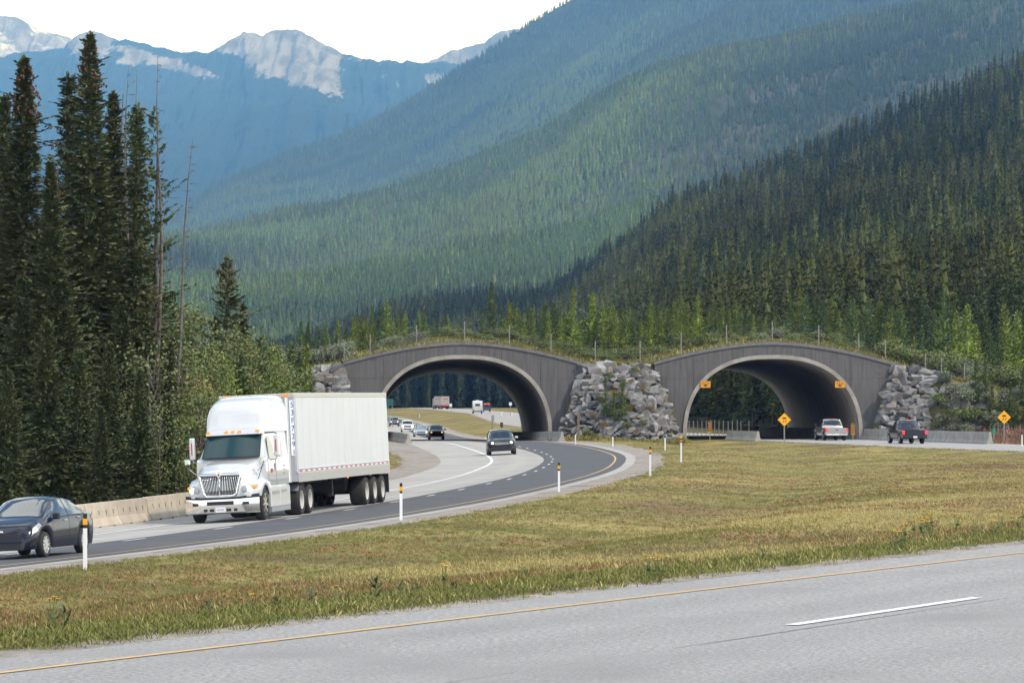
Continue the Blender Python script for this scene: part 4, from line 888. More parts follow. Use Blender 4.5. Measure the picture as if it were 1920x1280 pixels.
def barrier_run(Ln, T, bank, off, Y0, Y1, mat, labelf, h=.82, Lb=3.8, holes=True, group=None, dz=.0, endtaper=False):
    i = int(np.abs(Ln[:, 1]-Y0).argmin()); i1 = int(np.abs(Ln[:, 1]-Y1).argmin()); me = barrier_mesh(Lb-.055, mat, h); met = barrier_mesh(Lb-.03, mat, h, .6)
    slot = MB().box(0, .25, -.30, -.27, .0, .05).mesh('slot', m_hole); pin = MB().box(-.022, .022, -.012, .0, -.075, .075).mesh('lifting_slot', m_hole); k = 0; s = float(i)
    pts = Ln+np.stack([T[:, 1]*off, -T[:, 0]*off, bank(Ln[:, 1])*off], 1); dl = np.r_[0, np.cumsum(np.linalg.norm(np.diff(pts, axis=0), axis=1))]
    L0, L1 = dl[i], dl[i1]; n = int((L1-L0)/Lb)
    for k in range(n):
        a = np.array([np.interp(L0+k*Lb, dl, pts[:, q]) for q in range(3)]); b = np.array([np.interp(L0+(k+1)*Lb, dl, pts[:, q]) for q in range(3)])
        d = Vector(b-a).normalized(); side = Vector((-d.y, d.x, 0)); M4 = Matrix((( d.x, side.x, 0, a[0]), (d.y, side.y, 0, a[1]), (d.z, 0, 1, a[2]+dz), (0, 0, 0, 1)))
        M4 = M4 @ Matrix.Translation((0, random.uniform(-.02, .02), random.uniform(-.012, .012))) @ Matrix.Rotation(random.uniform(-.006, .006), 4, 'Z')
        o = link('concrete_barrier', met if (endtaper and k == n-1) else me, None, label=labelf(k, n), cat='barrier', group=group); o.matrix_world = M4
        if holes:
            for x in (.9, 2.6): c = link('drain_slot', slot, o); c.location = (x, -.012, .006)
            for x in (.6, 1.45, 2.3, 3.15): c = link('lifting_slot', pin, o); c.location = (x, -.128, .50); c.rotation_euler[0] = -.15
    return n
nb = 0
def lab_left(k, n):
    r = n-1-k
    return ['concrete barrier section nearest the truck bumper', 'second concrete barrier section left of the truck', 'third concrete barrier section left of the truck', 'fourth concrete barrier section left of the truck', 'concrete barrier section just right of the sedan', 'concrete barrier section half hidden by the sedan rear'][r-3] if 3 <= r < 9 else ('concrete barrier section hidden behind the truck' if r < 3 else 'concrete barrier section behind the dark sedan')
barrier_run(LA, TA, bankA, -6.6, 78, 140, m_conc, lab_left, group='tan barriers along the left roadside')
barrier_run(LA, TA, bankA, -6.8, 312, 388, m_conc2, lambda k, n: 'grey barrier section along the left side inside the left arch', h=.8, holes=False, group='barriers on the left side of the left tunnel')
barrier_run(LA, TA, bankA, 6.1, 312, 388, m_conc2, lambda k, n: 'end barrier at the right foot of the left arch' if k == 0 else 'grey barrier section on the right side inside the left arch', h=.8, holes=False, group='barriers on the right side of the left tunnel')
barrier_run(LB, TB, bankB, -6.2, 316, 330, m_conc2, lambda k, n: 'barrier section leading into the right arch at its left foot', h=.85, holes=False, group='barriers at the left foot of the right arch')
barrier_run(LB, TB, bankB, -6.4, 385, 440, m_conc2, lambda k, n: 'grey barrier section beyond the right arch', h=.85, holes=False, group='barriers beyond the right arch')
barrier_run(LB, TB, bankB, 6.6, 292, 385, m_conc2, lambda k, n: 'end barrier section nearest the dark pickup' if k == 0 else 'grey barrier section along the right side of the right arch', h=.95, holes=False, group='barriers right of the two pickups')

# ------------------------------------------------------------------ marker posts
m_pw = M('white_plastic', (0.74, 0.74, 0.75), .5); m_pk = M('black_plastic', (0.012, 0.012, 0.012), .5); m_py = M('amber_reflector', (0.85, 0.36, 0.008), .35)
def delineator(px, ybase, ytop, z0, label, style=0, w=.085):
    Y = F*(EYE-z0)/(ybase-HZ); x = (px-CX)/F*Y; h = (ybase-ytop)/F*Y; o = empty('delineator_post', (x, Y, z0), label=label, cat='marker post'); h = max(h, .5); a = w/2
    def bx(z0_, z1_, nm, m, k=1.0): MB().box(-a*k, a*k, -.02*k, .02*k, z0_, z1_).build(nm, m, o, bevel=.004)
    bx(-.25, h*.74 if style != 2 else h*.8, 'post', m_pw)
    if style == 0: bx(h*.74, h, 'black_cap', m_pk, .97); bx(h*.80, h*.91, 'reflector', m_py, 1.12)
    elif style == 1:
        bx(h*.74, h*.90, 'black_band', m_pk, .97); bx(h*.78, h*.83, 'reflector', m_py, 1.1); bx(h*.885, h, 'reflector', m_py, 1.15)
    else: bx(h*.8, h, 'black_cap', m_pk, 1.02)
    return o
def zsolve(px, yb):
    for _ in range(30):
        pass
    Y = 150.0
    for _ in range(40):
        z = gz((px-CX)/F*Y, Y); Y = .6*Y+.4*F*(EYE-z)/(yb-HZ)
    return z
for px, yb, yt, st, lab in ((160, 1068, 962, 0, 'nearest white marker post with amber band in front of the sedan'), (752, 979, 905, 0, 'white marker post with amber band below the trailer end'), (1048, 925, 867, 0, 'white marker post with amber band beside the dark lane bend'),
    (1219, 892, 837, 0, 'white marker post with amber band on the gravel shoulder'), (1277, 866, 816, 1, 'white marker post with amber tip at the median point'), (1247, 844, 815, 2, 'black-capped white post beside the amber-tipped post'),
    (1149, 839, 813, 2, 'black-capped white post below the middle of the boulder slope'), (1079, 835, 809, 2, 'black-capped white post beside the brown wooden post'), (1916, 838, 809, 2, 'black-capped white post at the right edge of the photo')):
    delineator(px, yb, yt, zsolve(px, yb), lab, st)
Y = 322; x, y, z = at_px(1084.5, Y); MB().box(-.1, .1, -.1, .1, -.3, 2.35).build('wooden_post', M('brown_timber', (0.16, 0.115, 0.085), .9, col2=(.22, .17, .13), nscale=5), label='brown wooden post at the foot of the left arch boulders', cat='post', bevel=.01).location = (x, y, z)

# ------------------------------------------------------------------ signs
m_sy = M('sign_yellow', (0.86, 0.40, 0.006), .45); m_so = M('sign_orange', (0.66, 0.28, 0.006), .5); m_sk = M('sign_black', (0.012, 0.012, 0.012), .5); m_sg = M('sign_green', (0.015, 0.085, 0.08), .5); m_st = M('steel_post', (0.24, 0.235, 0.22), .6, metal=.2); m_sw = M('sign_white', (0.7, 0.7, 0.7), .5); m_sb = M('sign_back', (0.32, 0.33, 0.34), .5, metal=.4)
def diamond(px, yc, Y, r_px, label, lean):
    x, _, z = PX(px, yc, Y); zg = gz(x, Y); o = empty('warning_sign', (x, Y, zg), label=label, cat='road sign'); h = z-zg; r = r_px/F*Y
    MB().box(-.05, .05, -.03, .03, -.3, h+r*.5).build('post', m_st, o)
    MB().prism([(0, h-r), (r, h), (0, h+r), (-r, h)], -.065, -.045).build('sign_plate', m_sy, o)
    c = MB().prism([(-.26*r, h+.13*r), (.26*r, h+.13*r), (.30*r, h+.22*r), (.24*r, h+.33*r), (-.24*r, h+.33*r), (-.30*r, h+.22*r)], -.075, -.067); c.build('car_symbol', m_sk, o)
    for sx_ in (-.14, .2):
        P = [(sx_+.09*math.sin(t*5.6), -.02-.42*t) for t in np.linspace(0, 1, 9)]; mb = MB()
        mb.grid([[((a-.045)*r, -.071, h+b*r), ((a+.045)*r, -.071, h+b*r)] for a, b in P]); mb.build('skid_mark', m_sk, o)
    return o
diamond(1470.5, 786.5, 298, 12.6, 'yellow diamond slippery road sign in front of the right arch', 0)
diamond(1882.5, 782, 305, 12.8, 'yellow diamond slippery road sign at the right edge', 0)
for dx, label in ((1323, 'amber clearance sign on the left side of the right arch'), (1575, 'amber clearance sign on the right side of the right arch')):
    x, _, z = PX(dx, 720.5, YW-.35); o = empty('clearance_sign', (x, YW-.22, z), label=label, cat='road sign'); w, h = 9.2/SW, 6.2/SW
    MB().box(-w, w, -.04, 0, -h, h).build('sign_plate', m_so, o, bevel=.01)
    MB().box(-w*.2, w*.2, .0, .24, -h*.3, h*.3).build('bracket', m_st, o)
    MB().prism([(-.48*w, -.12*h), (0, -.05*h), (.48*w, -.12*h), (0, -.68*h)], -.052, -.044).build('down_arrow', m_sk, o)
    t = link('lettering', text_mesh('5.2 m', .27, m_sk), o); t.rotation_euler = (R(90), 0, 0); t.location = (0, -.046, .42*h)
def hazard(px, yc, Y, flip, label):
    x, _, z = PX(px, yc, Y); o = empty('hazard_marker', (x, Y, z), label=label, cat='road sign'); w, h = 3.8/F*Y, 11/F*Y
    MB().box(-w, w, -.02, .0, -h, h).build('sign_plate', m_so, o); MB().box(-.04, .04, .0, .06, -h-1.2, h).build('post', m_st, o)
    for k in range(-2, 3):
        z0 = k*h*.5; s = w*1.25*flip; lo_, hi_ = -h, h
        q = [(-w, z0-s*.8), (w, z0+s*.8), (w, z0+s*.8+h*.27), (-w, z0-s*.8+h*.27)]; q = [(a, min(hi_, max(lo_, b))) for a, b in q]
        if abs(q[0][1]-q[3][1])+abs(q[1][1]-q[2][1]) > .05: MB().prism(q, -.03, -.022).build('black_stripe', m_sk, o)
hazard(1331, 800, 327, -1, 'striped hazard marker at the left foot of the right arch')
hazard(1599, 804, 327, 1, 'striped hazard marker at the right foot of the right arch')
def plate(name, px, yc, Y, wpx, hpx, mat, label, legs=1, txt=None, tm=None, yaw=0.0):
    x, _, z = PX(px, yc, Y); zg = gz(x, Y); o = empty(name, (x, Y, zg), yaw, label=label, cat='road sign'); w, h, c = wpx/F*Y/2, hpx/F*Y/2, z-zg
    MB().box(-w, w, -.05, -.02, c-h, c+h).build('sign_plate', mat, o, bevel=.008)
    for lx in ([0] if legs == 1 else [-w*.6, w*.6]): MB().box(lx-.06, lx+.06, -.015, .08, -.3, c+h*.8).build('post', m_st, o)
    for t_, sz, dx_, dz_ in (txt or []):
        t = link('lettering', text_mesh(t_, sz, tm), o); t.rotation_euler = (R(90), 0, 0); t.location = (dx_*w, -.056, c+dz_*h)
    return o
plate('guide_sign', 731.5, 754, 640, 13, 13, m_sg, 'green highway guide sign left inside the left arch', 2)
plate('small_sign', 845, 759.5, 1000, 5, 6, m_sw, 'small white sign beside the far grey truck', 1)
plate('small_sign', 957, 757, 800, 5.5, 6, m_sw, 'small white sign at the right side of the far bend', 1)
plate('turned_sign', 923.5, 784, 440, 8, 12, m_sb, 'grey sign seen from behind in the left arch median', 1, yaw=.9)
plate('small_sign', 940.5, 796, 405, 5.5, 9, M('brown_board', (.09, .06, .05), .8), 'small brown board behind the black crossover', 1)
plate('small_sign', 1863.5, 807.5, 310, 5, 9, M('teal_board', (.02, .26, .18), .5), 'small teal marker board below the right diamond sign', 1)
for px, yb, yt, Y in ((787, 771, 764, 900), (941, 770, 764, 800), (960, 772, 766, 780)):
    x = (px-CX)/F*Y; z = gz(x, Y); o = empty('delineator_post', (x, Y, z), label='tiny white roadside post on the far bend seen through the left arch', cat='marker post', group='far white posts'); MB().box(-.06, .06, -.03, .03, -.2, 1.0).build('post', m_pw, o); MB().box(-.062, .062, -.032, .032, 1.0, 1.2).build('black_cap', m_pk, o)
# ------------------------------------------------------------------ vehicles
def dark_paint(name, c): return M(name, c, .22, metal=.0, spec=.35, coat=.3)
m_glass = M('dark_glass', (0.018, 0.024, 0.028), .04, spec=.9, coat=.6)
m_tyre = M('tyre_rubber', (0.024, 0.023, 0.023), .85, col2=(0.03, 0.028, 0.027), nscale=8)
m_alloy = M('alloy_rim', (0.62, 0.62, 0.63), .3, metal=.85)
m_chrome = M('polished_chrome', (0.78, 0.77, 0.75), .12, metal=1.0)
m_blk = M('black_trim', (0.012, 0.012, 0.013), .55)
m_under = M('dark_chassis', (0.014, 0.013, 0.012), .8, col2=(.03, .027, .024), nscale=4)
m_lens = M('headlight_lens', (0.30, 0.31, 0.33), .15, spec=.5, coat=.5)
m_lamp = M('headlight_on', (1, .93, .8), .3, emit=(1, .80, .52), estr=2.4)
m_lampo = M('amber_lamp_on', (1, .5, .1), .3, emit=(1, .40, .05), estr=1.6)
m_tail = M('tail_lamp_on', (.5, .02, .02), .3, emit=(1, .06, .07), estr=.7)
m_taild = M('tail_lamp', (.28, .015, .015), .25, coat=.6)
m_amb = M('amber_marker', (.8, .22, .02), .3, emit=(1, .28, .03), estr=.35)
m_plate = M('licence_plate', (.68, .70, .74), .5); m_red = M('red_paint', (.52, .03, .025), .45); m_blue = M('blue_lettering', (.02, .07, .30), .5)
def paint(name, c, metal=.3, rough=.32): return M(name, c, rough, metal=metal, coat=1.0)
def stand(o, Ln, T, bank, Y, off, sgn, yaw=0.0, base_z=0.022):
    p, t, b = road_pt(Ln, T, Y, off, bank); i = int(np.abs(Ln[:, 1]-Y).argmin())
    slope = (Ln[min(i+6, len(Ln)-1), 2]-Ln[max(i-6, 0), 2])/12.0
    f = Vector((t.x, t.y, slope)).normalized()*sgn; r = Vector((t.y, -t.x, b)).normalized(); up = r.cross(Vector((t.x, t.y, slope))).normalized()
    if yaw: f = Matrix.Rotation(yaw, 3, up) @ f
    lft = up.cross(f)
    o.matrix_world = Matrix(((f.x, lft.x, up.x, p.x), (f.y, lft.y, up.y, p.y), (f.z, lft.z, up.z, p.z+base_z), (0, 0, 0, 1)))
    return o
def off_px(Ln, T, px, Y):
    i = int(np.abs(Ln[:, 1]-Y).argmin()); return ((px-CX)/F*Y-Ln[i, 0])/max(T[i, 1], .3)
_wc = {}
def wheel_meshes(r, w, spokes, key):
    if key in _wc: return _wc[key]
    t = MB(); t.lathe_y([(r*.68, -w/2), (r*.9, -w/2), (r*.97, -w*.42), (r, -w*.3), (r, w*.3), (r*.97, w*.42), (r*.9, w/2), (r*.68, w/2), (r*.68, -w/2)], 28)
    tm = t.mesh('wheel', m_tyre, True, sharp=40)
    d = MB(); y = w/2   # rim faces +y
    if spokes:
        d.lathe_y([(r*.70, y*.98), (r*.64, y*.98), (r*.63, y*.55), (r*.12, y*.55), (r*.001, y*.55)], 24)
        for k in range(spokes):
            a = 2*math.pi*k/spokes; c, s_ = math.cos(a), math.sin(a); wd = r*.085
            P = [(r*.10*c-wd*1.2*s_, y*.92, r*.10*s_+wd*1.2*c), (r*.10*c+wd*1.2*s_, y*.92, r*.10*s_-wd*1.2*c), (r*.64*c+wd*s_, y*.92, r*.64*s_-wd*c), (r*.64*c-wd*s_, y*.92, r*.64*s_+wd*c)]
            d.hexa([(p[0], y*.6, p[2]) for p in P]+P)
        d.lathe_y([(r*.14, y*.7), (r*.14, y*.98), (r*.001, y*.98)], 12)
    else:
        d.lathe_y([(r*.62, y*.96), (r*.56, y*.90), (r*.52, y*.25), (r*.30, y*.05), (r*.26, y*.5), (r*.18, y*.6), (r*.001, y*.6)], 24)
    _wc[key] = (tm, d)
    return _wc[key]
def add_wheel(parent, x, y, r, w, side, spokes=10, rim=m_alloy, key=None, deep=False):
    key = key or (r, w, spokes, rim.name, deep)
    if key not in _wc:
        tm, d = wheel_meshes(r, w, spokes, ('raw',)+key); dm = d.mesh('rim', rim, True, sharp=30)
        bm = bmesh.new(); bm.from_mesh(dm); bmesh.ops.recalc_face_normals(bm, faces=bm.faces[:]); bm.to_mesh(dm); bm.free(); _wc[key] = (tm, dm)
    tm, dm = _wc[key]; o = link('wheel', tm, parent); o.location = (x, y, r-.012); o.rotation_euler[2] = 0 if side > 0 else math.pi
    link('rim', dm, o); return o

class Shell:
    def __init__(s, L, W, prof, belt, plan, wheels, wr, zc=.20, roofw=.70, hoodw=.82, sill=.93):
        s.L, s.W = L, W; s.a = dict(prof=prof, belt=belt, plan=plan); s.wheels, s.wr, s.zc, s.roofw, s.hoodw, s.sill = wheels, wr, zc, roofw, hoodw, sill
    def f(s, k, x): p = s.a[k]; return float(np.interp(x, [q[0] for q in p], [q[1] for q in p]))
    def sec(s, x):
        zt = (s.f('prof', x-.05)+s.f('prof', x)+s.f('prof', x+.05))/3; zbelt = min(s.f('belt', x), zt-.05); w = s.W/2*s.f('plan', x); zb = s.zc
        for xw in s.wheels:
            R2 = s.wr+.055; d = abs(x-xw)
            if d < R2: zb = max(zb, s.wr+math.sqrt(R2*R2-d*d)*.98)
        zb = min(zb, zbelt-.06); g = min(1, max(0, (zt-zbelt-.05)/.40)); h = zbelt-zb
        wr = w*(s.hoodw*(1-g)+s.roofw*g); e = .025*(1-g)+.075*g; wb = w*.955
        return [(w*s.sill, zb), (w*.975, zb+.25*h), (w, zb+.55*h), (w*.988, zb+.82*h), (wb, zbelt), (wb*.52+wr*.48+.012*g, zbelt*.5+(zt-e)*.5), (wr, zt-e), (wr*.62, zt-e*.25), (0, zt)]
    def P(s, x, r, side=1, off=0.0):
        x = min(max(x, 0), s.L); a = s.sec(x); i = min(int(r), 7); t = r-i; y = a[i][0]*(1-t)+a[i+1][0]*t; z = a[i][1]*(1-t)+a[i+1][1]*t
        n = Vector((0, a[i+1][1]-a[i][1], -(a[i+1][0]-a[i][0]))); n = n.normalized() if n.length else Vector((0, 0, 1))
        if off:
            x2 = min(x+.04, s.L); b = s.sec(x2); y2 = b[i][0]*(1-t)+b[i+1][0]*t; z2 = b[i][1]*(1-t)+b[i+1][1]*t
            tx = Vector((max(x2-x, 1e-3), y2-y, z2-z)); tr = Vector((0, a[i+1][0]-a[i][0], a[i+1][1]-a[i][1])); n = tx.cross(tr)
            n = n.normalized() if n.length else Vector((0, 0, 1))
            if n.y < -1e-4 or (abs(n.y) <= 1e-4 and n.z < 0): n = -n
        v = Vector((x-s.L/2, y, z))+n*off; return Vector((v.x, v.y*side, v.z))
    def body(s, mat, parent):
        xs_ = set(np.linspace(0, s.L, 46).round(3))
        for xw in s.wheels:
            for a in np.linspace(-math.pi/2, math.pi/2, 13): xs_.add(round(xw+(s.wr+.05)*math.sin(a), 3))
        xs_ = sorted(x for x in xs_ if 0 <= x <= s.L); mb = MB(); ring = []
        for x in xs_:
            a = s.sec(x); ring.append([(x-s.L/2, y, z) for y, z in a]+[(x-s.L/2, -y, z) for y, z in a[-2::-1]])
        mb.grid(ring); n = len(ring[0]); o = len(mb.v)-n
        mb.f += [tuple(range(n)), tuple(range(o, o+n))[::-1]]
        return mb.build('body', mat, parent, smooth=True, sharp=38)
    def patch(s, name, mat, parent, xb, xt, r0, r1, side, off=.006, nx=8, nr=5, smooth=True):
        P = []
        for i in range(nx+1):
            row = []
            for j in range(nr+1):
                t = j/nr; r = r0+(r1-r0)*t; u = i/nx; x = (xb[0]*(1-t)+xt[0]*t)*(1-u)+(xb[1]*(1-t)+xt[1]*t)*u; row.append(s.P(x, r, side, off))
            P.append(row)
        mb = MB(); mb.grid(P); return mb.build(name, mat, parent, smooth=smooth)
    def screen(s, name, mat, parent, x0, x1, r0=5.9, off=.006, taper=.0):   # windshield or rear window across the car
        P = []
        for i in range(9):
            x = x0+(x1-x0)*i/8; rr = list(np.linspace(4.25 if s.sec(x)[6][1]-s.sec(x)[4][1] > .12 else r0, 8, 7)); rr = [max(q, r0) for q in rr]
            P.append([s.P(x, r, 1, off) for r in rr]+[s.P(x, r, -1, off) for r in rr[-2::-1]])
        mb = MB(); mb.grid(P); return mb.build(name, mat, parent, smooth=True)
def finish_car(S_, root, wheels_y, spokes, rim, tw=.2, under=True):
    for xw in S_.wheels:
        for sd in (1, -1): add_wheel(root, xw-S_.L/2, sd*wheels_y, S_.wr, tw, sd, spokes, rim)
    a = S_.wheels[0]-S_.L/2; b = S_.wheels[1]-S_.L/2
    MB().box(-S_.L/2+.12, S_.L/2-.14, -S_.W*.33, S_.W*.33, S_.zc+.02, S_.zc+.42).build('underbody', m_under, root)
    for xw in S_.wheels:
        MB().box(xw-S_.L/2-S_.wr-.04, xw-S_.L/2+S_.wr+.04, -S_.W*.435, S_.W*.435, S_.wr*.9, S_.wr*2.0+.04).build('wheel_well', m_under, root)
def mirrors(S_, root, x, mat, z=None, ext=.16):
    for sd in (1, -1):
        p = S_.P(x, 4.2, sd); mb = MB(); mb.box(p.x-.05, p.x+.08, p.y+sd*.03, p.y+sd*(.03+ext), p.z-.03, p.z+.12); mb.build('mirror', mat, root, bevel=.02)

SED = dict(prof=[(0,.62),(.04,.86),(.10,.99),(.20,1.035),(.62,1.075),(.95,1.23),(1.30,1.385),(1.75,1.452),(2.25,1.455),(2.62,1.39),(3.0,1.20),(3.42,.985),(3.75,.925),(4.05,.835),(4.22,.755),(4.32,.66),(4.37,.55)],
    belt=[(0,.5),(.1,.86),(.3,.95),(1.2,.955),(2.6,.915),(3.3,.865),(3.8,.80),(4.2,.66),(4.37,.45)], plan=[(0,.80),(.06,.87),(.25,.95),(.8,1),(3.4,1),(3.85,.975),(4.1,.94),(4.25,.89),(4.33,.82),(4.37,.74)], wheels=[.97,3.54])
def sedan(label, col, Y, px, sgn, detail=False, L=4.37, W=1.72, on=True, amber=False, scale_z=1.0):
    k = L/4.37; sp = {q: [(x*k, v*(scale_z if q != 'plan' else 1)) for x, v in SED[q]] for q in ('prof', 'belt', 'plan')}
    Sh = Shell(L, W, sp['prof'], sp['belt'], sp['plan'], [w*k for w in SED['wheels']], .31)
    root = empty('sedan', label=label, cat='car'); Sh.body(col, root); X = lambda x: x*k
    Sh.screen('windshield', m_glass, root, X(2.60), X(3.40), 5.2); Sh.screen('rear_window', m_glass, root, X(.66), X(1.26), 5.3)
    for sd in (1, -1):
        Sh.patch('window', m_glass, root, (X(1.98), X(3.12)), (X(1.98), X(2.58)), 4.12, 5.85, sd); Sh.patch('window', m_glass, root, (X(.98), X(1.92)), (X(1.32), X(1.92)), 4.12, 5.85, sd)
        Sh.patch('headlight', m_lens, root, (X(3.78), X(4.25)), (X(3.80), X(4.13)), 2.9, 4.5, sd, .008)
        Sh.patch('bulb', m_lampo if amber else (m_lamp if on else m_lens), root, (X(4.0), X(4.21)), (X(4.0), X(4.14)), 3.2, 4.0, sd, .014, 4, 3)
        Sh.patch('tail_lamp', m_taild, root, (X(.03), X(.36)), (X(.08), X(.34)), 3.0, 3.95, sd, .008)
        if detail:
            for x in (1.95, 3.08, 1.12): Sh.patch('door_seam', m_blk, root, (X(x), X(x)+.014), (X(x), X(x)+.014), .4 if x != 1.12 else 2.4, 4.05, sd, .003, 1, 8)
            for x in (2.08, 1.2): p = Sh.P(X(x)+.1, 3.35, sd, .01); MB().box(p.x-.1, p.x+.1, p.y-.015, p.y+.015, p.z-.014, p.z+.014).build('door_handle', m_alloy, root, bevel=.006)
            Sh.patch('fog_lamp', m_blk, root, (X(4.08), X(4.3)), (X(4.08), X(4.28)), .9, 1.7, sd, .006, 4, 2)
            Sh.patch('window_trim', m_blk, root, (X(.9), X(3.2)), (X(.9), X(3.2)), 4.0, 4.12, sd, .008, 16, 1)
    xf = Sh.L/2
    gz_ = lambda z0, z1, y, nm, m, dx=.0: MB().hexa([(xf-.10+dx, -y, z0), (xf+.012+dx, -y*.8, z0), (xf+.012+dx, y*.8, z0), (xf-.10+dx, y, z0), (xf-.14+dx, -y, z1), (xf-.005+dx, -y*.8, z1), (xf-.005+dx, y*.8, z1), (xf-.14+dx, y, z1)]).build(nm, m, root)
    gz_(.50, .61, .60, 'upper_grille', m_blk, .01); gz_(.22, .40, .66, 'lower_grille', m_blk, .015); gz_(.40, .50, .70, 'bumper_bar', col, .02); 
    MB().box(xf-.02, xf+.022, -.09, .09, .62, .675).build('badge', m_chrome, root, bevel=.015)
    MB().box(-xf-.02, -xf+.02, -.26, .26, .55, .68).build('licence_plate', m_plate, root)
    mirrors(Sh, root, X(2.95), col if not detail else m_blk)
    finish_car(Sh, root, W/2-.11, 10 if detail else 5, m_alloy)
    if detail:
        MB().box(.55, .58, -.45, -.2, 1.16, 1.26).build('window_sticker', m_plate, root)
        MB().tube([(.72, .35, .995), (.86, -.05, .985), (.98, -.5, .95)], .012, 5).build('wiper', m_blk, root); MB().tube([(.74, .1, .995), (.95, .5, .96)], .012, 5).build('wiper', m_blk, root)
    return root
SUV = dict(prof=[(0,.55),(.03,.95),(.10,1.15),(.30,1.50),(.48,1.64),(.9,1.70),(1.8,1.715),(2.5,1.68),(2.8,1.58),(3.45,1.14),(3.8,1.10),(4.3,1.03),(4.55,.94),(4.68,.82),(4.74,.6)],
    belt=[(0,.5),(.1,1.0),(.4,1.13),(2.5,1.09),(3.4,1.03),(4.0,.98),(4.5,.86),(4.74,.5)], plan=[(0,.86),(.1,.93),(.4,.98),(.9,1),(3.7,1),(4.2,.975),(4.5,.92),(4.65,.85),(4.74,.74)], wheels=[1.02,3.85])
def suv(label, col, sgn=-1, L=4.74, W=1.93, H=1.0, amber=False, name='sport_utility_vehicle', grille=m_chrome, mir=None):
    k = L/4.74; sp = {q: [(x*k, v*(H if q != 'plan' else 1)) for x, v in SUV[q]] for q in ('prof', 'belt', 'plan')}
    Sh = Shell(L, W, sp['prof'], sp['belt'], sp['plan'], [w*k for w in SUV['wheels']], .37*min(1, H+.05), zc=.26, roofw=.74); X = lambda x: x*k
    root = empty(name, label=label, cat='car'); Sh.body(col, root)
    Sh.screen('windshield', m_glass, root, X(2.78), X(3.42), 5.1); Sh.screen('rear_window', m_glass, root, X(.14), X(.44), 5.0)
    for sd in (1, -1):
        Sh.patch('window', m_glass, root, (X(2.0), X(3.15)), (X(2.0), X(2.75)), 4.12, 5.85, sd); Sh.patch('window', m_glass, root, (X(1.1), X(1.94)), (X(1.1), X(1.94)), 4.12, 5.85, sd); Sh.patch('window', m_glass, root, (X(.42), X(1.04)), (X(.62), X(1.04)), 4.12, 5.8, sd)
        Sh.patch('tail_lamp', m_taild, root, (X(.02), X(.22)), (X(.05), X(.25)), 2.6, 4.0, sd, .008)
        xf = Sh.L/2; y0, y1 = sorted((sd*W*.27, sd*W*.385))
        MB().hexa([(xf-.25, y0, .74*H), (xf+.0, y0, .74*H), (xf-.06, y1, .74*H), (xf-.25, y1, .74*H), (xf-.28, y0, .90*H), (xf-.03, y0, .90*H), (xf-.09, y1, .90*H), (xf-.28, y1, .90*H)]).build('headlight', m_lens, root)
        MB().tube([(xf-.1, sd*W*.325, .82*H), (xf+.01, sd*W*.325, .82*H)], .075, 10).build('bulb', m_lampo if amber else m_lamp, root)
        MB().box(xf-.09, xf-.01, min(sd*W*.3, sd*W*.38), max(sd*W*.3, sd*W*.38), .42*H, .50*H).build('fog_lamp', m_lens, root)
    for q in range(4): z0 = (.70+.055*q)*H; MB().box(xf-.12, xf+.022-.006*q, -W*.255, W*.255, z0, z0+.025).build('grille_bar', grille, root)
    MB().box(xf-.14, xf+.004, -W*.26, W*.26, .68*H, .93*H).build('grille', m_blk, root); MB().box(xf-.1, xf+.012, -W*.30, W*.30, .34*H, .50*H).build('lower_grille', m_blk, root)
    mirrors(Sh, root, X(3.0), mir or col, ext=.22); finish_car(Sh, root, W/2-.13, 6, m_alloy, tw=.24)
    return root
PIK = dict(prof=[(0,.9),(.02,1.08),(1.84,1.10),(1.92,1.30),(2.02,1.62),(2.12,1.82),(2.5,1.88),(3.2,1.87),(3.45,1.80),(4.02,1.27),(4.3,1.22),(5.1,1.12),(5.4,.98),(5.5,.7)],
    belt=[(0,.85),(.05,1.03),(1.9,1.05),(2.2,1.14),(3.9,1.14),(4.6,1.05),(5.3,.9),(5.5,.6)], plan=[(0,.985),(.2,1),(4.6,1),(5.2,.95),(5.4,.88),(5.5,.78)], wheels=[1.15,4.55])
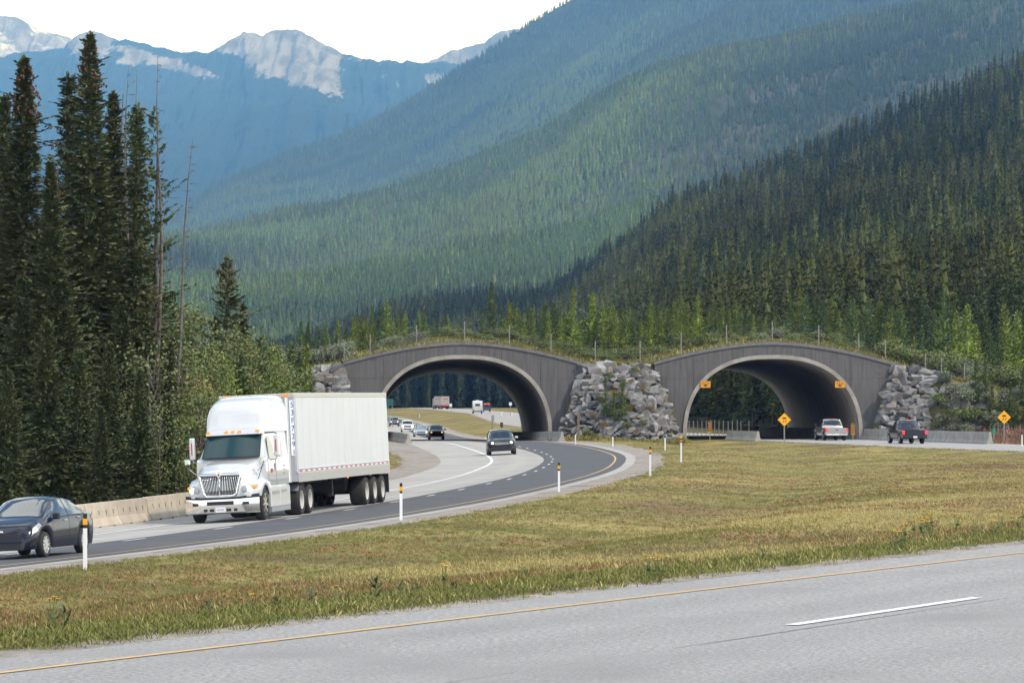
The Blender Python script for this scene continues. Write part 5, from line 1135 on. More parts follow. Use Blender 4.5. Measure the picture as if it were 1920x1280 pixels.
def pickup(label, col, tailgate_mat, bump, W=2.0):
    Sh = Shell(5.5, W, PIK['prof'], PIK['belt'], PIK['plan'], PIK['wheels'], .39, zc=.42, roofw=.76, hoodw=.93); root = empty('pickup_truck', label=label, cat='pickup truck'); Sh.body(col, root)
    xr = -2.75
    mb = MB(); mb.hexa([(xr+1.90, -.66*W/2, 1.20), (xr+1.93, -.66*W/2, 1.20), (xr+1.93, .66*W/2, 1.20), (xr+1.90, .66*W/2, 1.20), (xr+2.04, -.60*W/2, 1.74), (xr+2.08, -.60*W/2, 1.74), (xr+2.08, .60*W/2, 1.74), (xr+2.04, .60*W/2, 1.74)])
    Sh.screen('rear_window', m_glass, root, 1.90, 2.08, 5.0, .012); Sh.screen('windshield', m_glass, root, 3.46, 4.0, 5.1)
    for sd in (1, -1):
        Sh.patch('window', m_glass, root, (2.95, 3.8), (2.95, 3.42), 4.12, 5.85, sd); Sh.patch('window', m_glass, root, (2.2, 2.9), (2.25, 2.9), 4.12, 5.85, sd)
        y0, y1 = sorted((sd*W*.405, sd*W*.492)); MB().box(xr-.022, xr+.2, y0, y1, .72, 1.03).build('tail_lamp', m_tail, root, bevel=.02)
        mb = MB().box(xr+3.55, xr+3.7, *sorted((sd*W*.5, sd*(W*.5+.22))), 1.2, 1.42); mb.build('mirror', m_blk, root, bevel=.02)
    MB().box(xr-.018, xr+.03, -W*.395, W*.395, .62, 1.05).build('tailgate', tailgate_mat, root, bevel=.015); MB().box(xr-.035, xr-.012, -.09, .09, .86, .95).build('tailgate_handle', m_blk, root)
    MB().box(xr-.14, xr+.1, -W*.48, W*.48, .42, .62).build('rear_bumper', bump, root, bevel=.03); MB().box(xr-.15, xr-.135, -.16, .16, .46, .60).build('licence_plate', m_plate, root)
    MB().box(xr+2.02, xr+2.10, -.12, .12, 1.80, 1.845).build('brake_light', m_tail, root)
    finish_car(Sh, root, W/2-.14, 6, m_alloy, tw=.27)
    return root
kia = sedan('dark blue-black compact sedan at the left edge of the photo', dark_paint('dark_blue_paint', (0.006, 0.009, 0.022)), 92, 0, -1, detail=True)
stand(kia, LA, TA, bankA, 91.9, 1.62, -1)
def on_road(o, px, Y, sgn, Ln=LA, T=TA, bank=bankA, yaw=0): return stand(o, Ln, T, bank, Y, off_px(Ln, T, px, Y), sgn, yaw)
on_road(suv('black crossover with chrome grille and lit headlights leaving the left arch', dark_paint('black_paint', (0.006, 0.006, 0.007)), mir=m_chrome), 940, 254, -1)
on_road(suv('small black car with amber lights entering the left arch', dark_paint('black_paint', (0.006, 0.006, 0.007)), L=4.2, W=1.72, H=.93, amber=True, grille=m_blk, name='hatchback'), 817.5, 398, -1)
on_road(sedan('silver sedan with headlights on behind the black car', paint('silver_paint', (.42, .45, .48), .7), 0, 0, -1, L=4.7, W=1.8), 789, 452, -1)
on_road(suv('white sport utility vehicle behind the silver sedan', paint('pearl_white_paint', (.72, .70, .66), .0), L=4.8, W=1.95, H=1.03), 764, 550, -1)
on_road(suv('dark sport utility vehicle last in the oncoming line', paint('dark_grey_paint', (.035, .035, .04), .5), L=4.6, W=1.8, H=.98), 739, 667, -1)
on_road(pickup('silver grey pickup truck driving into the right arch', paint('grey_beige_paint', (.34, .32, .30), .6), paint('grey_beige_paint', (0, 0, 0)), m_chrome), 1557, 324, 1, LB, TB, bankB, -.05)
on_road(pickup('dark charcoal pickup truck beside the right barrier', dark_paint('charcoal_paint', (.016, .019, .026)), paint('charcoal_paint', (0, 0, 0)), m_blk, W=2.03), 1700, 298, 1, LB, TB, bankB, -.04)

# far vehicles beyond the left arch
m_wp = paint('white_truck_paint', (.53, .54, .55), 0.0, .30)
def motorhome():
    o = empty('motorhome', label='white motorhome seen from behind through the left arch', cat='motorhome')
    mb = MB(); mb.prism([(-3.4, .55), (2.6, .55), (2.9, 1.9), (2.3, 2.9), (-3.0, 3.0), (-3.35, 2.75), (-3.5, 2.0)], -1.15, 1.15); mb.build('body', m_wp, o, bevel=.09)
    MB().box(-3.52, -3.36, -.55, .55, 1.75, 2.3).build('rear_window', m_glass, o, bevel=.03); MB().box(-3.6, -3.2, -1.1, 1.1, .42, .62).build('rear_bumper', m_blk, o); MB().box(-1, 0, -.4, .4, 3.0, 3.15).build('roof_vent', m_wp, o, bevel=.03)
    for sd in (1, -1): MB().box(-3.5, -3.3, *sorted((sd*.85, sd*1.05)), .75, .95).build('tail_lamp', m_taild, o)
    for x in (-2.0, 2.0):
        for sd in (1, -1): add_wheel(o, x, sd*1.0, .37, .26, sd, 5)
    return o
on_road(motorhome(), 895, 872, 1, LB, TB, bankB)
o = empty('van', label='dark van with orange roof load right of the motorhome', cat='van'); mb = MB(); mb.prism([(-2.3, .4), (2.3, .4), (2.35, 1.0), (1.4, 1.2), (.9, 1.75), (-2.1, 1.75), (-2.35, 1.1)], -.92, .92); mb.build('body', paint('navy_paint', (.03, .045, .08), .3), o, bevel=.07)
MB().box(-2.33, -2.2, -.7, .7, 1.25, 1.62).build('rear_window', m_glass, o); 
for y in (-.42, .42): MB().box(-1.9, .8, y-.36, y+.36, 1.8, 2.25).build('roof_load', M('orange_kayak', (.75, .13, .03), .5), o, bevel=.12)
for x in (-1.5, 1.5):
    for sd in (1, -1): add_wheel(o, x, sd*.8, .34, .22, sd, 5)
on_road(o, 912.5, 965, 1, LB, TB, bankB)
o = empty('container_truck', label='far grey container truck on the bend beyond the left arch', cat='truck'); m_cont = M('container_grey', (.40, .37, .35), .6, col2=(.33, .3, .28), nscale=1)
MB().box(-6, 3.2, -1.25, 1.25, 1.25, 4.0).build('container', m_cont, o, bevel=.03); MB().box(-6.2, 4.2, -.9, .9, .8, 1.2).build('chassis', m_red, o)
for y in (-.95, -.35, .3, .9): MB().box(-6.06, -6.0, y-.04, y+.04, 1.35, 3.9).build('door_bar', M('pale_steel', (.5, .5, .5), .5, metal=.5), o)
MB().box(3.8, 5.6, -1.15, 1.15, .7, 3.3).build('cab', paint('cab_paint', (.25, .26, .28), .2), o, bevel=.12)
for y in (-.75, .1): MB().box(-6.075, -6.062, y-.05, y+.55, 3.0, 3.35).build('red_marking', m_red, o)
for x in (-2.6, .2): MB().box(x-.9, x+.9, -1.262, -1.252, 2.9, 3.4).build('red_marking', m_red, o); MB().box(x-.9, x+.9, 1.252, 1.262, 2.9, 3.4).build('red_marking', m_red, o)
for x in (-5, -3.8, 2.4, 5.0):
    for sd in (1, -1): add_wheel(o, x, sd*.98, .5, .5, sd, 0)
on_road(o, 826, 1190, 1, LB, TB, bankB, yaw=R(12))
# ------------------------------------------------------------------ white highway tractor
m_wall_t = M('trailer_white', (.56, .575, .575), .38, col2=(.53, .545, .545), nscale=.6, spec=.4)
m_rail = M('trailer_rail', (.50, .48, .43), .45, metal=.3); m_grey_t = M('trailer_grey', (.30, .30, .32), .5, metal=.3); m_sheet = M('trailer_front', (.46, .47, .50), .5)
m_ws = M('windshield_glass', (0.018, 0.045, 0.050), .08, spec=.35)
tr = empty('semi_tractor', label='white highway tractor with chrome bumper and high roof fairing pulling a trailer', cat='truck')
def loft(name, st, mat, parent, caps=True, sharp=40, smooth=True):
    mb = MB(); rings = [[(x, y, z) for y, z in h]+[(x, -y, z) for y, z in h[-2::-1]] for x, h in st]; mb.grid(rings); n = len(rings[0]); o = len(mb.v)-n
    if caps: mb.f += [tuple(range(n)), tuple(range(o, o+n))[::-1]]
    return mb.build(name, mat, parent, smooth=smooth, sharp=sharp)
def hood_sec(x):
    t = -x; zt = np.interp(t, [0, .06, .2, .8, 1.95], [1.50, 1.58, 1.66, 1.86, 2.03]); hw = np.interp(t, [0, .1, .5, 1.95], [.58, .64, .74, .96])
    zf = np.interp(t, [0, .1, .3, .7, 1.1, 1.95], [1.02, 1.10, 1.22, 1.36, 1.40, 1.30]); yf = np.interp(t, [0, .08, .25, .55, 1.0, 1.95], [.90, 1.02, 1.12, 1.19, 1.22, 1.21]); zb = .80
    d = abs(t-1.28)
    if d < .63: zb = max(zb, .50+math.sqrt(.63**2-d*d))
    zb = min(zb, zf-.16); ym = hw+.10
    return [(yf*.985, zb), (yf, (zb+zf)/2-.04), (yf-.015, zf-.09), (yf-.10, zf), ((ym+yf-.1)/2, zf+.05), (ym, zf+.16), (hw, zt-.10), (hw*.8, zt-.03), (hw*.4, zt), (0, zt+.01)]
ts = sorted(set(list(np.linspace(0, 1.95, 16).round(3))+[round(1.28+.63*math.sin(a), 3) for a in np.linspace(-1.57, 1.57, 15) if 1.28+.63*math.sin(a) <= 1.95]+[.06, .12, .2]))
loft('hood', [(-t, hood_sec(-t)) for t in ts], m_wp, tr, sharp=50)
cab = []
for x, top, hwt in ((-1.62, 1.98, .99), (-1.70, 2.06, .985), (-2.0, 2.46, .965), (-2.30, 2.80, .945), (-2.42, 2.90, .94), (-2.6, 2.93, .95), (-3.6, 2.95, 1.06), (-5.0, 2.95, 1.10)):
    cab.append((x, [(1.10, 1.0), (1.145, 1.15), (1.155, 1.6), (1.14, min(2.02, top-.03)), ((1.12+hwt)/2, (2.02+top)/2 if top > 2.1 else top-.02), (hwt, top-.06 if top > 2.1 else top-.01), (hwt-.10, top), (0, top+.015)]))
loft('cab', cab, m_wp, tr, sharp=45)
def super_sec(hw, z0, zt, n=9, e=.42):
    return [(hw*max(math.cos(a), 0)**e, z0+(zt-z0)*max(math.sin(a), 0)**(e+.08)) for a in np.linspace(0, math.pi/2, n)]
loft('roof_fairing', [(x, super_sec(hw, 2.84, zt, 11, e)) for x, hw, zt, e in ((-2.34, .84, 2.95, .6), (-2.40, .95, 3.05, .6), (-2.48, .98, 3.20, .55), (-2.58, 1.00, 3.44, .5), (-2.7, 1.03, 3.68, .46), (-3.0, 1.07, 3.86, .42), (-3.4, 1.11, 3.98, .4), (-3.9, 1.14, 4.03, .38), (-5.05, 1.16, 4.06, .36))], m_wp, tr, sharp=50)
for sd in (1, -1):
    y0, y1 = sorted((sd*1.10, sd*1.155)); MB().box(-5.38, -5.0, y0, y1, 1.10, 3.95).build('side_fairing', m_wp, tr, bevel=.015)
    y0, y1 = sorted((sd*1.156, sd*1.165))
# windshield, visor, side glass
def wsp(u, t, off=0.0):
    y = u*(.93-.05*t); x = -1.66-.62*t+.13*(1-u*u); return (x+.05+off, y, 2.07+.70*t)
mb = MB(); mb.grid([[wsp(u, t) for t in np.linspace(0, 1, 7)] for u in np.linspace(-1, 1, 15)]); ws = mb.build('windshield', m_ws, tr, smooth=True)
mb = MB(); mb.grid([[wsp(u*1.045, t, -.012) for t in np.linspace(-.05, 1.06, 7)] for u in np.linspace(-1, 1, 15)]); mb.build('windshield_seal', m_blk, tr, smooth=True)
MB().hexa([(-2.38, -.97, 2.77), (-2.02, -.90, 2.78), (-2.02, .90, 2.78), (-2.38, .97, 2.77), (-2.42, -.97, 2.95), (-2.12, -.88, 2.93), (-2.12, .88, 2.93), (-2.42, .97, 2.95)]).build('sun_visor', m_wp, tr, bevel=.02)
for y in (-.82, -.22, 0, .22, .82): MB().hexa([(-2.2, y-.07, 2.85), (-2.05, y-.06, 2.85), (-2.05, y+.06, 2.85), (-2.2, y+.07, 2.85), (-2.2, y-.06, 2.93), (-2.08, y-.05, 2.92), (-2.08, y+.05, 2.92), (-2.2, y+.06, 2.93)]).build('clearance_lamp', m_amb, tr)
for y0, y1 in ((-.1, -.62), (.15, .6)): MB().tube([(-1.52, y0, 2.06), (-1.60, (y0+y1)/2, 2.10), (-1.60, y1, 2.11)], .012, 5).build('wiper', m_blk, tr)
MB().box(-1.9, -1.75, -.5, -.2, 2.14, 2.17).build('dash_paper', m_plate, tr)
for sd in (1, -1):
    def sp(x, z): return (x, sd*(1.158+.006-(.20*max(0, (z-2.02))/.9 if x > -3.4 else .09*max(0, z-2.02)/.9)), z)
    mb = MB(); mb.grid([[sp(a*(1-t)+b*t, z0*(1-t)+z1*t) for t in (0, .5, 1)] for a, b, z0, z1 in ((-2.08, -2.42, 2.02, 2.62), (-2.5, -2.6, 1.92, 2.68), (-3.0, -3.0, 1.92, 2.70))]); mb.build('side_window', m_glass, tr, smooth=True)
    mb = MB(); mb.grid([[sp(x, z) for z in (2.02, 2.36, 2.68)] for x in (-4.15, -3.75)]); mb.build('sleeper_window', m_glass, tr, smooth=True)
    y0, y1 = sorted((sd*1.150, sd*1.1605))
    for x in (-1.98, -3.12): MB().box(x-.008, x+.008, y0, y1, 1.08, 2.0).build('door_seam', m_grey_t, tr)
    MB().box(-4.9, -2.0, y0, y1, 1.245, 1.262).build('body_seam', m_grey_t, tr)
    y0, y1 = sorted((sd*1.155, sd*1.175)); MB().box(-3.0, -2.88, y0, y1, 1.55, 1.80).build('door_handle', m_grey_t, tr, bevel=.006)
    MB().box(-2.62, -2.32, y0, y1-.0, 1.52, 1.63).build('red_lettering', m_red, tr)
    for q in range(3): y0, y1 = sorted((sd*1.1555, sd*1.163)); MB().box(-4.45, -4.15, y0, y1, 1.44+.12*q, 1.475+.12*q).build('small_lettering', m_grey_t, tr)
    # mirrors on stalks
    P = lambda x, y, z: (x, sd*y, z)
    y0, y1 = sorted((sd*1.33, sd*1.50)); MB().box(-2.32, -2.10, y0, y1, 2.02, 2.74).build('door_mirror', m_wp, tr, bevel=.04)
    MB().box(-2.335, -2.322, *sorted((sd*1.36, sd*1.48)), 2.1, 2.6).build('mirror_glass', m_glass, tr)
    MB().box(-2.11, -2.095, *sorted((sd*1.39, sd*1.43)), 2.18, 2.58).build('mirror_marker', m_red, tr)
    MB().tube([P(-2.25, 1.02, 2.80), P(-2.2, 1.30, 2.82), P(-2.2, 1.42, 2.78), P(-2.2, 1.42, 2.72)], .018, 6).build('mirror_arm', m_blk, tr); MB().tube([P(-2.1, 1.12, 1.98), P(-2.2, 1.36, 1.92), P(-2.2, 1.42, 2.03)], .018, 6).build('mirror_arm', m_grey_t, tr)
    y0, y1 = sorted((sd*1.17, sd*1.36)); MB().box(-.92, -.80, y0, y1, 1.88, 2.06).build('hood_mirror', m_chrome, tr, bevel=.03)
    MB().tube([P(-.60, 1.12, 1.34), P(-.85, 1.27, 1.90)], .014, 5).build('hood_mirror_arm', m_blk, tr); MB().tube([P(-.85, .88, 1.52), P(-.85, 1.05, 1.60), P(-.85, 1.27, 1.80)], .014, 5).build('hood_mirror_arm', m_chrome, tr)
# grille: chrome surround, dark back, vertical bars, emblem
def gp(u, t, x): w = .66*t+.50*(1-t); return (x+.10-.045*t-.10*abs(u)**2.2, u*w, .86+(1.50-.86)*t)
mb = MB(); mb.grid([[gp(u, t, .03) for t in np.linspace(0, 1, 6)] for u in np.linspace(-1, 1, 13)]); mb.build('grille_back', m_blk, tr)
for u in [k/10.5 for k in range(-10, 11) if k != 0]:
    mb = MB(); mb.tube([gp(u*.96, t, .048) for t in np.linspace(.03, .97, 5)], .011, 5); mb.build('grille_bar', m_chrome, tr, smooth=True)
mb = MB(); mb.tube([gp(0, t, .055) for t in (.02, .5, .95)], .026, 6); mb.build('grille_centre', m_chrome, tr, smooth=True)
out_ = [gp(1.03, t, .05) for t in np.linspace(1.0, .06, 9)]+[gp(u, -.035, .06) for u in np.linspace(.86, -.86, 9)]+[gp(-1.03, t, .05) for t in np.linspace(.06, 1.0, 9)]
mb = MB(); mb.tube(out_, .05, 8); mb.build('grille_surround', m_chrome, tr, smooth=True)
mb = MB(); mb.tube([gp(u, 1.04, .04) for u in np.linspace(-1.0, 1.0, 13)], .035, 8); mb.build('grille_top_rim', m_wp, tr, smooth=True)
for sd in (1, -1): mb = MB(); mb.grid([[gp(u*sd, 1.10+.015*k, .045) for k in range(3)] for u in np.linspace(.16, .92, 7)]); mb.build('bug_shield', M('blue_shield', (.06, .16, .45), .3, coat=.6), tr, smooth=True)
MB().prism([(0, -.10), (.09, 0), (0, .10), (-.09, 0)], 0, .03).build('emblem', m_chrome, tr); e = tr.children[-1] if False else [c for c in tr.children if c.name.startswith('emblem')][0]; e.rotation_euler = (0, 0, R(90)); e.location = (.185, 0, 1.52)
e2 = MB().prism([(0, -.04), (.035, 0), (0, .04), (-.035, 0)], -.012, -.002).build('emblem_mark', m_red, e)
# headlights
for sd in (1, -1):
    mb = MB(); P = []
    for u in np.linspace(0, 1, 9):
        a = u*1.0; y = .70+.36*u; x = .035-.02*u-.42*max(0, u-.18)**1.6; zc_ = 1.02+.10*u; hh = .125*math.sin(math.pi*min(1, .18+.9*u))**.6 if u < .97 else .02
        P.append([(x+.012, sd*(y+.03), zc_-hh*.8), (x+.03, sd*(y+.035), zc_), (x-.02, sd*y, zc_+hh)])
    mb.grid(P); mb.build('headlight', m_lens, tr, smooth=True)
    mb = MB(); mb.tube([(-.06, sd*.93, 1.055), (.005, sd*.93, 1.055)], .085, 12); mb.build('bulb', m_lamp, tr)
    y0, y1 = sorted((sd*1.00, sd*1.06)); MB().hexa([(-.30, sd*1.0, 1.09), (-.12, sd*1.0, 1.08), (-.13, sd*1.115, 1.08), (-.32, sd*1.165, 1.09), (-.30, sd*1.0, 1.17), (-.13, sd*1.0, 1.15), (-.14, sd*1.11, 1.15), (-.32, sd*1.16, 1.17)]).build('turn_signal', m_amb, tr)
# bumper
def bp(u, z, off=0.0):
    y = u*1.22; x = .10-.55*max(0, abs(u)-.55)**1.7*2.0-.015*u*u; s = 1 if u >= 0 else -1; return (x+off-.05*max(0, (.42-z))*1.5, y, z)
zt = lambda u: .74+.05*max(0, abs(u)-.5)
mb = MB(); mb.grid([[bp(u, zt(u), -.06), bp(u, zt(u)), bp(u, .55, .02), bp(u, .32), bp(u, .28, -.08)] for u in np.linspace(-1, 1, 31)]); mb.build('bumper', m_chrome, tr, smooth=True, sharp=50)
mb = MB(); mb.grid([[bp(u, zt(u)+.005, -.05), bp(u, .79+.15*max(0, abs(u)-.35), -.05)] for u in np.linspace(-1, 1, 31)]); mb.build('bumper_trim', m_blk, tr, smooth=True)
def bpatch(nm, u0, u1, z0, z1, mat, sl=0.0):
    mb = MB(); mb.grid([[bp(u-sl*(1 if u > 0 else -1 if u < 0 else 0), z0, .028), bp(u, z1, .028)] for u in np.linspace(u0, u1, 7)]); mb.build(nm, mat, tr)
bpatch('air_intake', -.36, .36, .56, .68, m_blk, .0); bpatch('fog_lamp_recess', -.76, -.60, .55, .64, m_blk); bpatch('fog_lamp_recess', .60, .76, .55, .64, m_blk)
for a, b in ((-.45, -.36), (-.29, -.18), (.16, .28), (.36, .45)): bpatch('lower_slot', a, b, .355, .44, m_blk)
MB().box(.105, .135, -.16, .16, .33, .49).build('licence_plate', m_plate, tr); MB().box(.136, .139, -.12, .12, .385, .435).build('plate_mark', M('plate_red', (.50, .36, .40), .6), tr)
# chassis fairings, steps, tanks, frame, wheels
for sd in (1, -1):
    for a, b in ((-3.35, -2.02), (-4.85, -3.37)):
        mb = MB(); y = sd*1.2; mb.prism([(a, .38), (b, .38), (b, .98), (b-.04, 1.05), (a+.04, 1.05), (a, .98)], min(y, y-sd*.3), max(y, y-sd*.3)); mb.build('side_skirt', m_wp, tr, bevel=.02)
    y0, y1 = sorted((sd*1.195, sd*1.215)); MB().box(-3.2, -2.2, y0, y1, .80, .90).build('step_slot', m_grey_t, tr); MB().box(-4.3, -3.55, y0, y1, .84, .92).build('step_slot', m_grey_t, tr)
    MB().box(-4.8, -2.05, *sorted((sd*.9, sd*1.205)), .22, .375).build('lower_skirt', m_grey_t, tr, bevel=.01)
    add_wheel(tr, -1.28, sd*1.03, .52, .30, sd, 8, m_chrome)
    for x in (-6.55, -7.9): add_wheel(tr, x, sd*.94, .52, .56, sd, 0, M('pale_wheel', (.55, .53, .48), .5, metal=.2))
    mb = MB(); mb.grid([[(-6.55+.60*math.cos(a), sd*y, .52+.60*math.sin(a)) for a in np.linspace(.5, 3.0, 12)] for y in (.66, 1.22)]); mb.build('drive_fender', m_grey_t, tr, smooth=True)
    MB().tube([(-5.30, sd*1.02, 2.62), (-5.20, sd*1.10, 2.62)], .085, 10).build('work_lamp', m_chrome, tr)
MB().box(-8.4, -.3, -.42, .42, .62, .95).build('frame', m_under, tr); MB().box(-7.9, -6.4, -.5, .5, .95, 1.14).build('fifth_wheel', m_under, tr)
MB().box(-5.0, -1.4, -1.05, 1.05, .70, 1.05).build('underbody', m_under, tr); MB().box(-1.95, -.25, -.75, .75, .60, 1.0).build('engine_bay', m_under, tr)
MB().box(-1.36, -1.2, -.95, .95, .42, .56).build('front_axle', m_under, tr)
for x in (-6.55, -7.9): MB().box(x-.1, x+.1, -.9, .9, .42, .62).build('drive_axle', m_under, tr)
stand(tr, LA, TA, bankA, 127, -2.0, -1)
f_ = Vector(tr.matrix_world.col[0][:3]); tr.matrix_world = Matrix.Translation(f_*7.6) @ tr.matrix_world
# ------------------------------------------------------------------ box trailer
tl = empty('box_trailer', label='long white box trailer with red and white tape behind the white tractor', cat='trailer')
X0, X1 = -5.72, -21.8
MB().box(X1, X0, -1.29, 1.29, 1.42, 4.0).build('box', m_wall_t, tl)
MB().box(X1-.02, X0+.015, -1.30, 1.30, 3.93, 4.10).build('roof_rail', m_rail, tl, bevel=.02)
for sd in (1, -1):
    y0, y1 = sorted((sd*1.285, sd*1.305)); MB().box(X1-.02, X0-.1, y0, y1, 1.10, 1.43).build('side_rail', m_rail, tl)
    MB().box(X1-.02, X0-.1, *sorted((sd*1.29, sd*1.315)), 1.52, 1.56).build('rub_rail', m_wall_t, tl, bevel=.01)
    for k in range(7): z = 1.14+.037*k; MB().box(X1, X0-.12, *sorted((sd*1.304, sd*1.310)), z, z+.012).build('rail_groove', m_grey_t, tl)
    n = 19
    for k in range(n):
        x = X0-.5-(X0-X1-1.0)*k/(n-1); MB().box(x-.17, x+.17, *sorted((sd*1.305, sd*1.3115)), 1.445, 1.495).build('red_reflector_tape', M('red_tape', (.5, .04, .05), .4), tl)
        if k < n-1: x2 = x-(X0-X1-1.0)/(n-1)/2; MB().box(x2-.22, x2+.22, *sorted((sd*1.305, sd*1.3115)), 1.445, 1.495).build('white_reflector_tape', m_plate, tl)
    for k in range(1, 14): x = X0+(X1-X0)*k/14; MB().box(x-.006, x+.006, *sorted((sd*1.288, sd*1.2935)), 1.57, 3.92).build('panel_seam', M('seam_grey', (.60, .61, .60), .5), tl)
    mb = MB(); mb.prism([(X0-8.0, 1.66), (X0-7.82, 1.92), (X0-8.0, 2.18), (X0-8.18, 1.92)], min(sd*1.291, sd*1.297), max(sd*1.291, sd*1.297)); mb.build('placard_holder', M('placard', (.60, .60, .52), .5), tl)
    # chamfered corner post with fleet number
    mb = MB(); mb.v = [(X0-.12, sd*1.30, 1.12), (X0+.16, sd*1.10, 1.12), (X0+.16, sd*.98, 1.12), (X0-.12, sd*.98, 1.12)]; mb.v += [(a, b, 3.93) for a, b, _ in mb.v]; mb.f = [(0, 3, 2, 1), (4, 5, 6, 7), (0, 1, 5, 4), (1, 2, 6, 5), (2, 3, 7, 6), (3, 0, 4, 7)]; mb.build('corner_post', m_grey_t, tl)
    for x in (-17.5, -19.0, -20.5): add_wheel(tl, x, sd*.97, .52, .58, sd, 0, M('pale_wheel', (.55, .53, .48), .5, metal=.2))
    MB().box(X1+.12, X1+.16, *sorted((sd*.62, sd*1.26)), .35, 1.05).build('mud_flap', m_blk, tl); MB().box(-13.2, -13.0, *sorted((sd*.75, sd*.9)), .45, 1.1).build('landing_leg', m_under, tl)
    MB().box(X1-.03, X1-.01, *sorted((sd*1.0, sd*1.22)), 1.12, 1.25).build('tail_lamp', m_taild, tl); MB().box(X0+.02, X0+.05, *sorted((sd*.9, sd*1.1)), 4.0, 4.08).build('clearance_lamp', m_amb, tl); MB().box(-13.9, -13.75, *sorted((sd*1.30, sd*1.33)), 1.05, 1.12).build('side_marker', m_amb, tl)
MB().box(X0, X0+.14, -1.0, 1.0, 1.14, 3.93).build('front_wall', m_sheet, tl); MB().box(X0+.02, X0+.02+.35, .45, .95, 1.35, 1.95).build('document_box', m_sheet, tl, bevel=.02)
d = Vector((.20, .28, 0)).normalized()
pl_ = MB().box(-.115, .115, -.012, 0, -.93, .93).build('number_plate', M('number_plate', (.72, .74, .78), .5), tl, bevel=.01); ang = math.atan2(.28, .20)
pl_.location = (X0+.032+.0, 1.198, 2.92); pl_.rotation_euler = (0, 0, ang+math.pi/2)
t = link('fleet_number', text_mesh('53F7291', .27, m_blue, vertical=True), pl_); t.rotation_euler = (R(90), 0, 0); t.location = (0, -.016, -.02)
MB().box(X1+.2, X0-.3, -.55, .55, .98, 1.14).build('subframe', m_under, tl); MB().box(X1+.1, X0-.2, -1.27, 1.27, 1.10, 1.16).build('floor', m_under, tl)
MB().box(-21.3, -16.6, -.62, .62, .55, 1.0).build('bogie', m_under, tl)
for x in (-17.5, -19.0, -20.5): MB().box(x-.1, x+.1, -.9, .9, .42, .60).build('axle', m_under, tl)
MB().box(X1-.03, X1+.05, -1.15, 1.15, .50, .60).build('rear_guard', m_under, tl)
tl.matrix_world = tr.matrix_world.copy()
# ------------------------------------------------------------------ grass, flowers, roadside plants
def tuft(seed, mat, nb=9, h=.14, sp=.09, w=.012):
    g = np.random.default_rng(seed); b = np.stack([g.normal(0, sp, nb), g.normal(0, sp, nb), np.full(nb, -.015)], 1); d = np.stack([g.normal(0, .55, nb), g.normal(0, .55, nb), np.ones(nb)], 1)
    ln = h*(.6+.7*g.random(nb)); return quads_mesh('grass_tuft', diamonds(b, d, g.normal(size=(nb, 3)), ln, np.full(nb, w)), mat)
gm = [M('green_grass', (.150, .160, .045), .8, tint=.3, island=.3, spec=.2), M('straw_grass', (.37, .30, .125), .8, tint=.3, island=.3, spec=.2), M('olive_grass', (.165, .145, .050), .8, tint=.3, island=.3, spec=.2), M('red_brown_weed', (.22, .105, .06), .8, tint=.3, island=.3, spec=.2)]
TU = [tuft(1, gm[0], w=.013), tuft(2, gm[1], w=.013), tuft(3, gm[2], w=.013), tuft(4, gm[3], nb=7, w=.022)]
def grass_field(name, n, Y0, Y1, pw, label, xr=.23, sel=None, size=1.0):
    t = rng.random(n); Y = (Y0**(1-pw)+t*(Y1**(1-pw)-Y0**(1-pw)))**(1/(1-pw)); X = (rng.random(n)*2-1)*xr*Y
    oa, da, _, _ = nearest(LA, TA, X, Y); ob, db, _, _ = nearest(LB, TB, X, Y)
    k = ((oa > 6.55) & (ob < -5.25)) | ((oa < -9.4) & (Y > 150) & (Y < 328) & (oa > -24)) | ((ob > 8.6) & (Y > 200) & (Y < 328))
    k |= ((oa > 5.9) & (ob < -4.95) & (rng.random(n) < .25))
    X, Y, oa, ob = X[k], Y[k], oa[k], ob[k]; n = len(X); z = ground_h(X, Y)
    big = fbm(X/9+3, Y/16+1, 4)+.16*(sm(X+.06*(Y-60), -8, 10)-.62); fine = rng.random(n); verge = (ob > -6.9); red = fbm(X/7+40, Y/13+40, 4) > .545
    idx = np.where(big+.13*rng.normal(size=n) > .53, 1, 2); idx = np.where((big < .44) & (fine < .55), 0, idx); idx = np.where(red & (fine < .45), 3, idx); idx = np.where(verge & (fine < .85), 0, idx); idx = np.where((oa < 9) & (oa > 0) & (fine < .35), 0, idx)
    s = size*(.38+.5*rng.random(n)**2)*(1+.35*verge)*(.85-.1*sm(Y, 60, 200)); wd = s*(1.3+1.6*sm(Y, 60, 220))
    tint = np.clip(.5+.28*rng.normal(size=n), 0, 1)
    scatter(name, np.stack([X, Y, z], 1), np.stack([wd, wd, s], 1), tint, idx, TU, label=label, cat='grass', kind='stuff')
grass_field('median_grass', 205000, 36, 325, 1.25, 'short mixed green and straw grass of the median')
# turf on the overpass deck
n = 13000; X = rng.uniform(-24, 48, n); Y = YW+.6+rng.random(n)**2*16; z = np.array([np.interp(x, Xd, DZ[int(np.abs(Yd-y).argmin())]) for x, y in zip(X, Y)])
s = 1.8+2.4*rng.random(n); scatter('overpass_grass', np.stack([X, Y, z-.05], 1), np.stack([s, s, s*.8], 1), rng.random(n), rng.choice([0, 1, 2], n, p=[.5, .12, .38]), TU, label='tall grass and weeds on top of the overpass', cat='grass', kind='stuff')
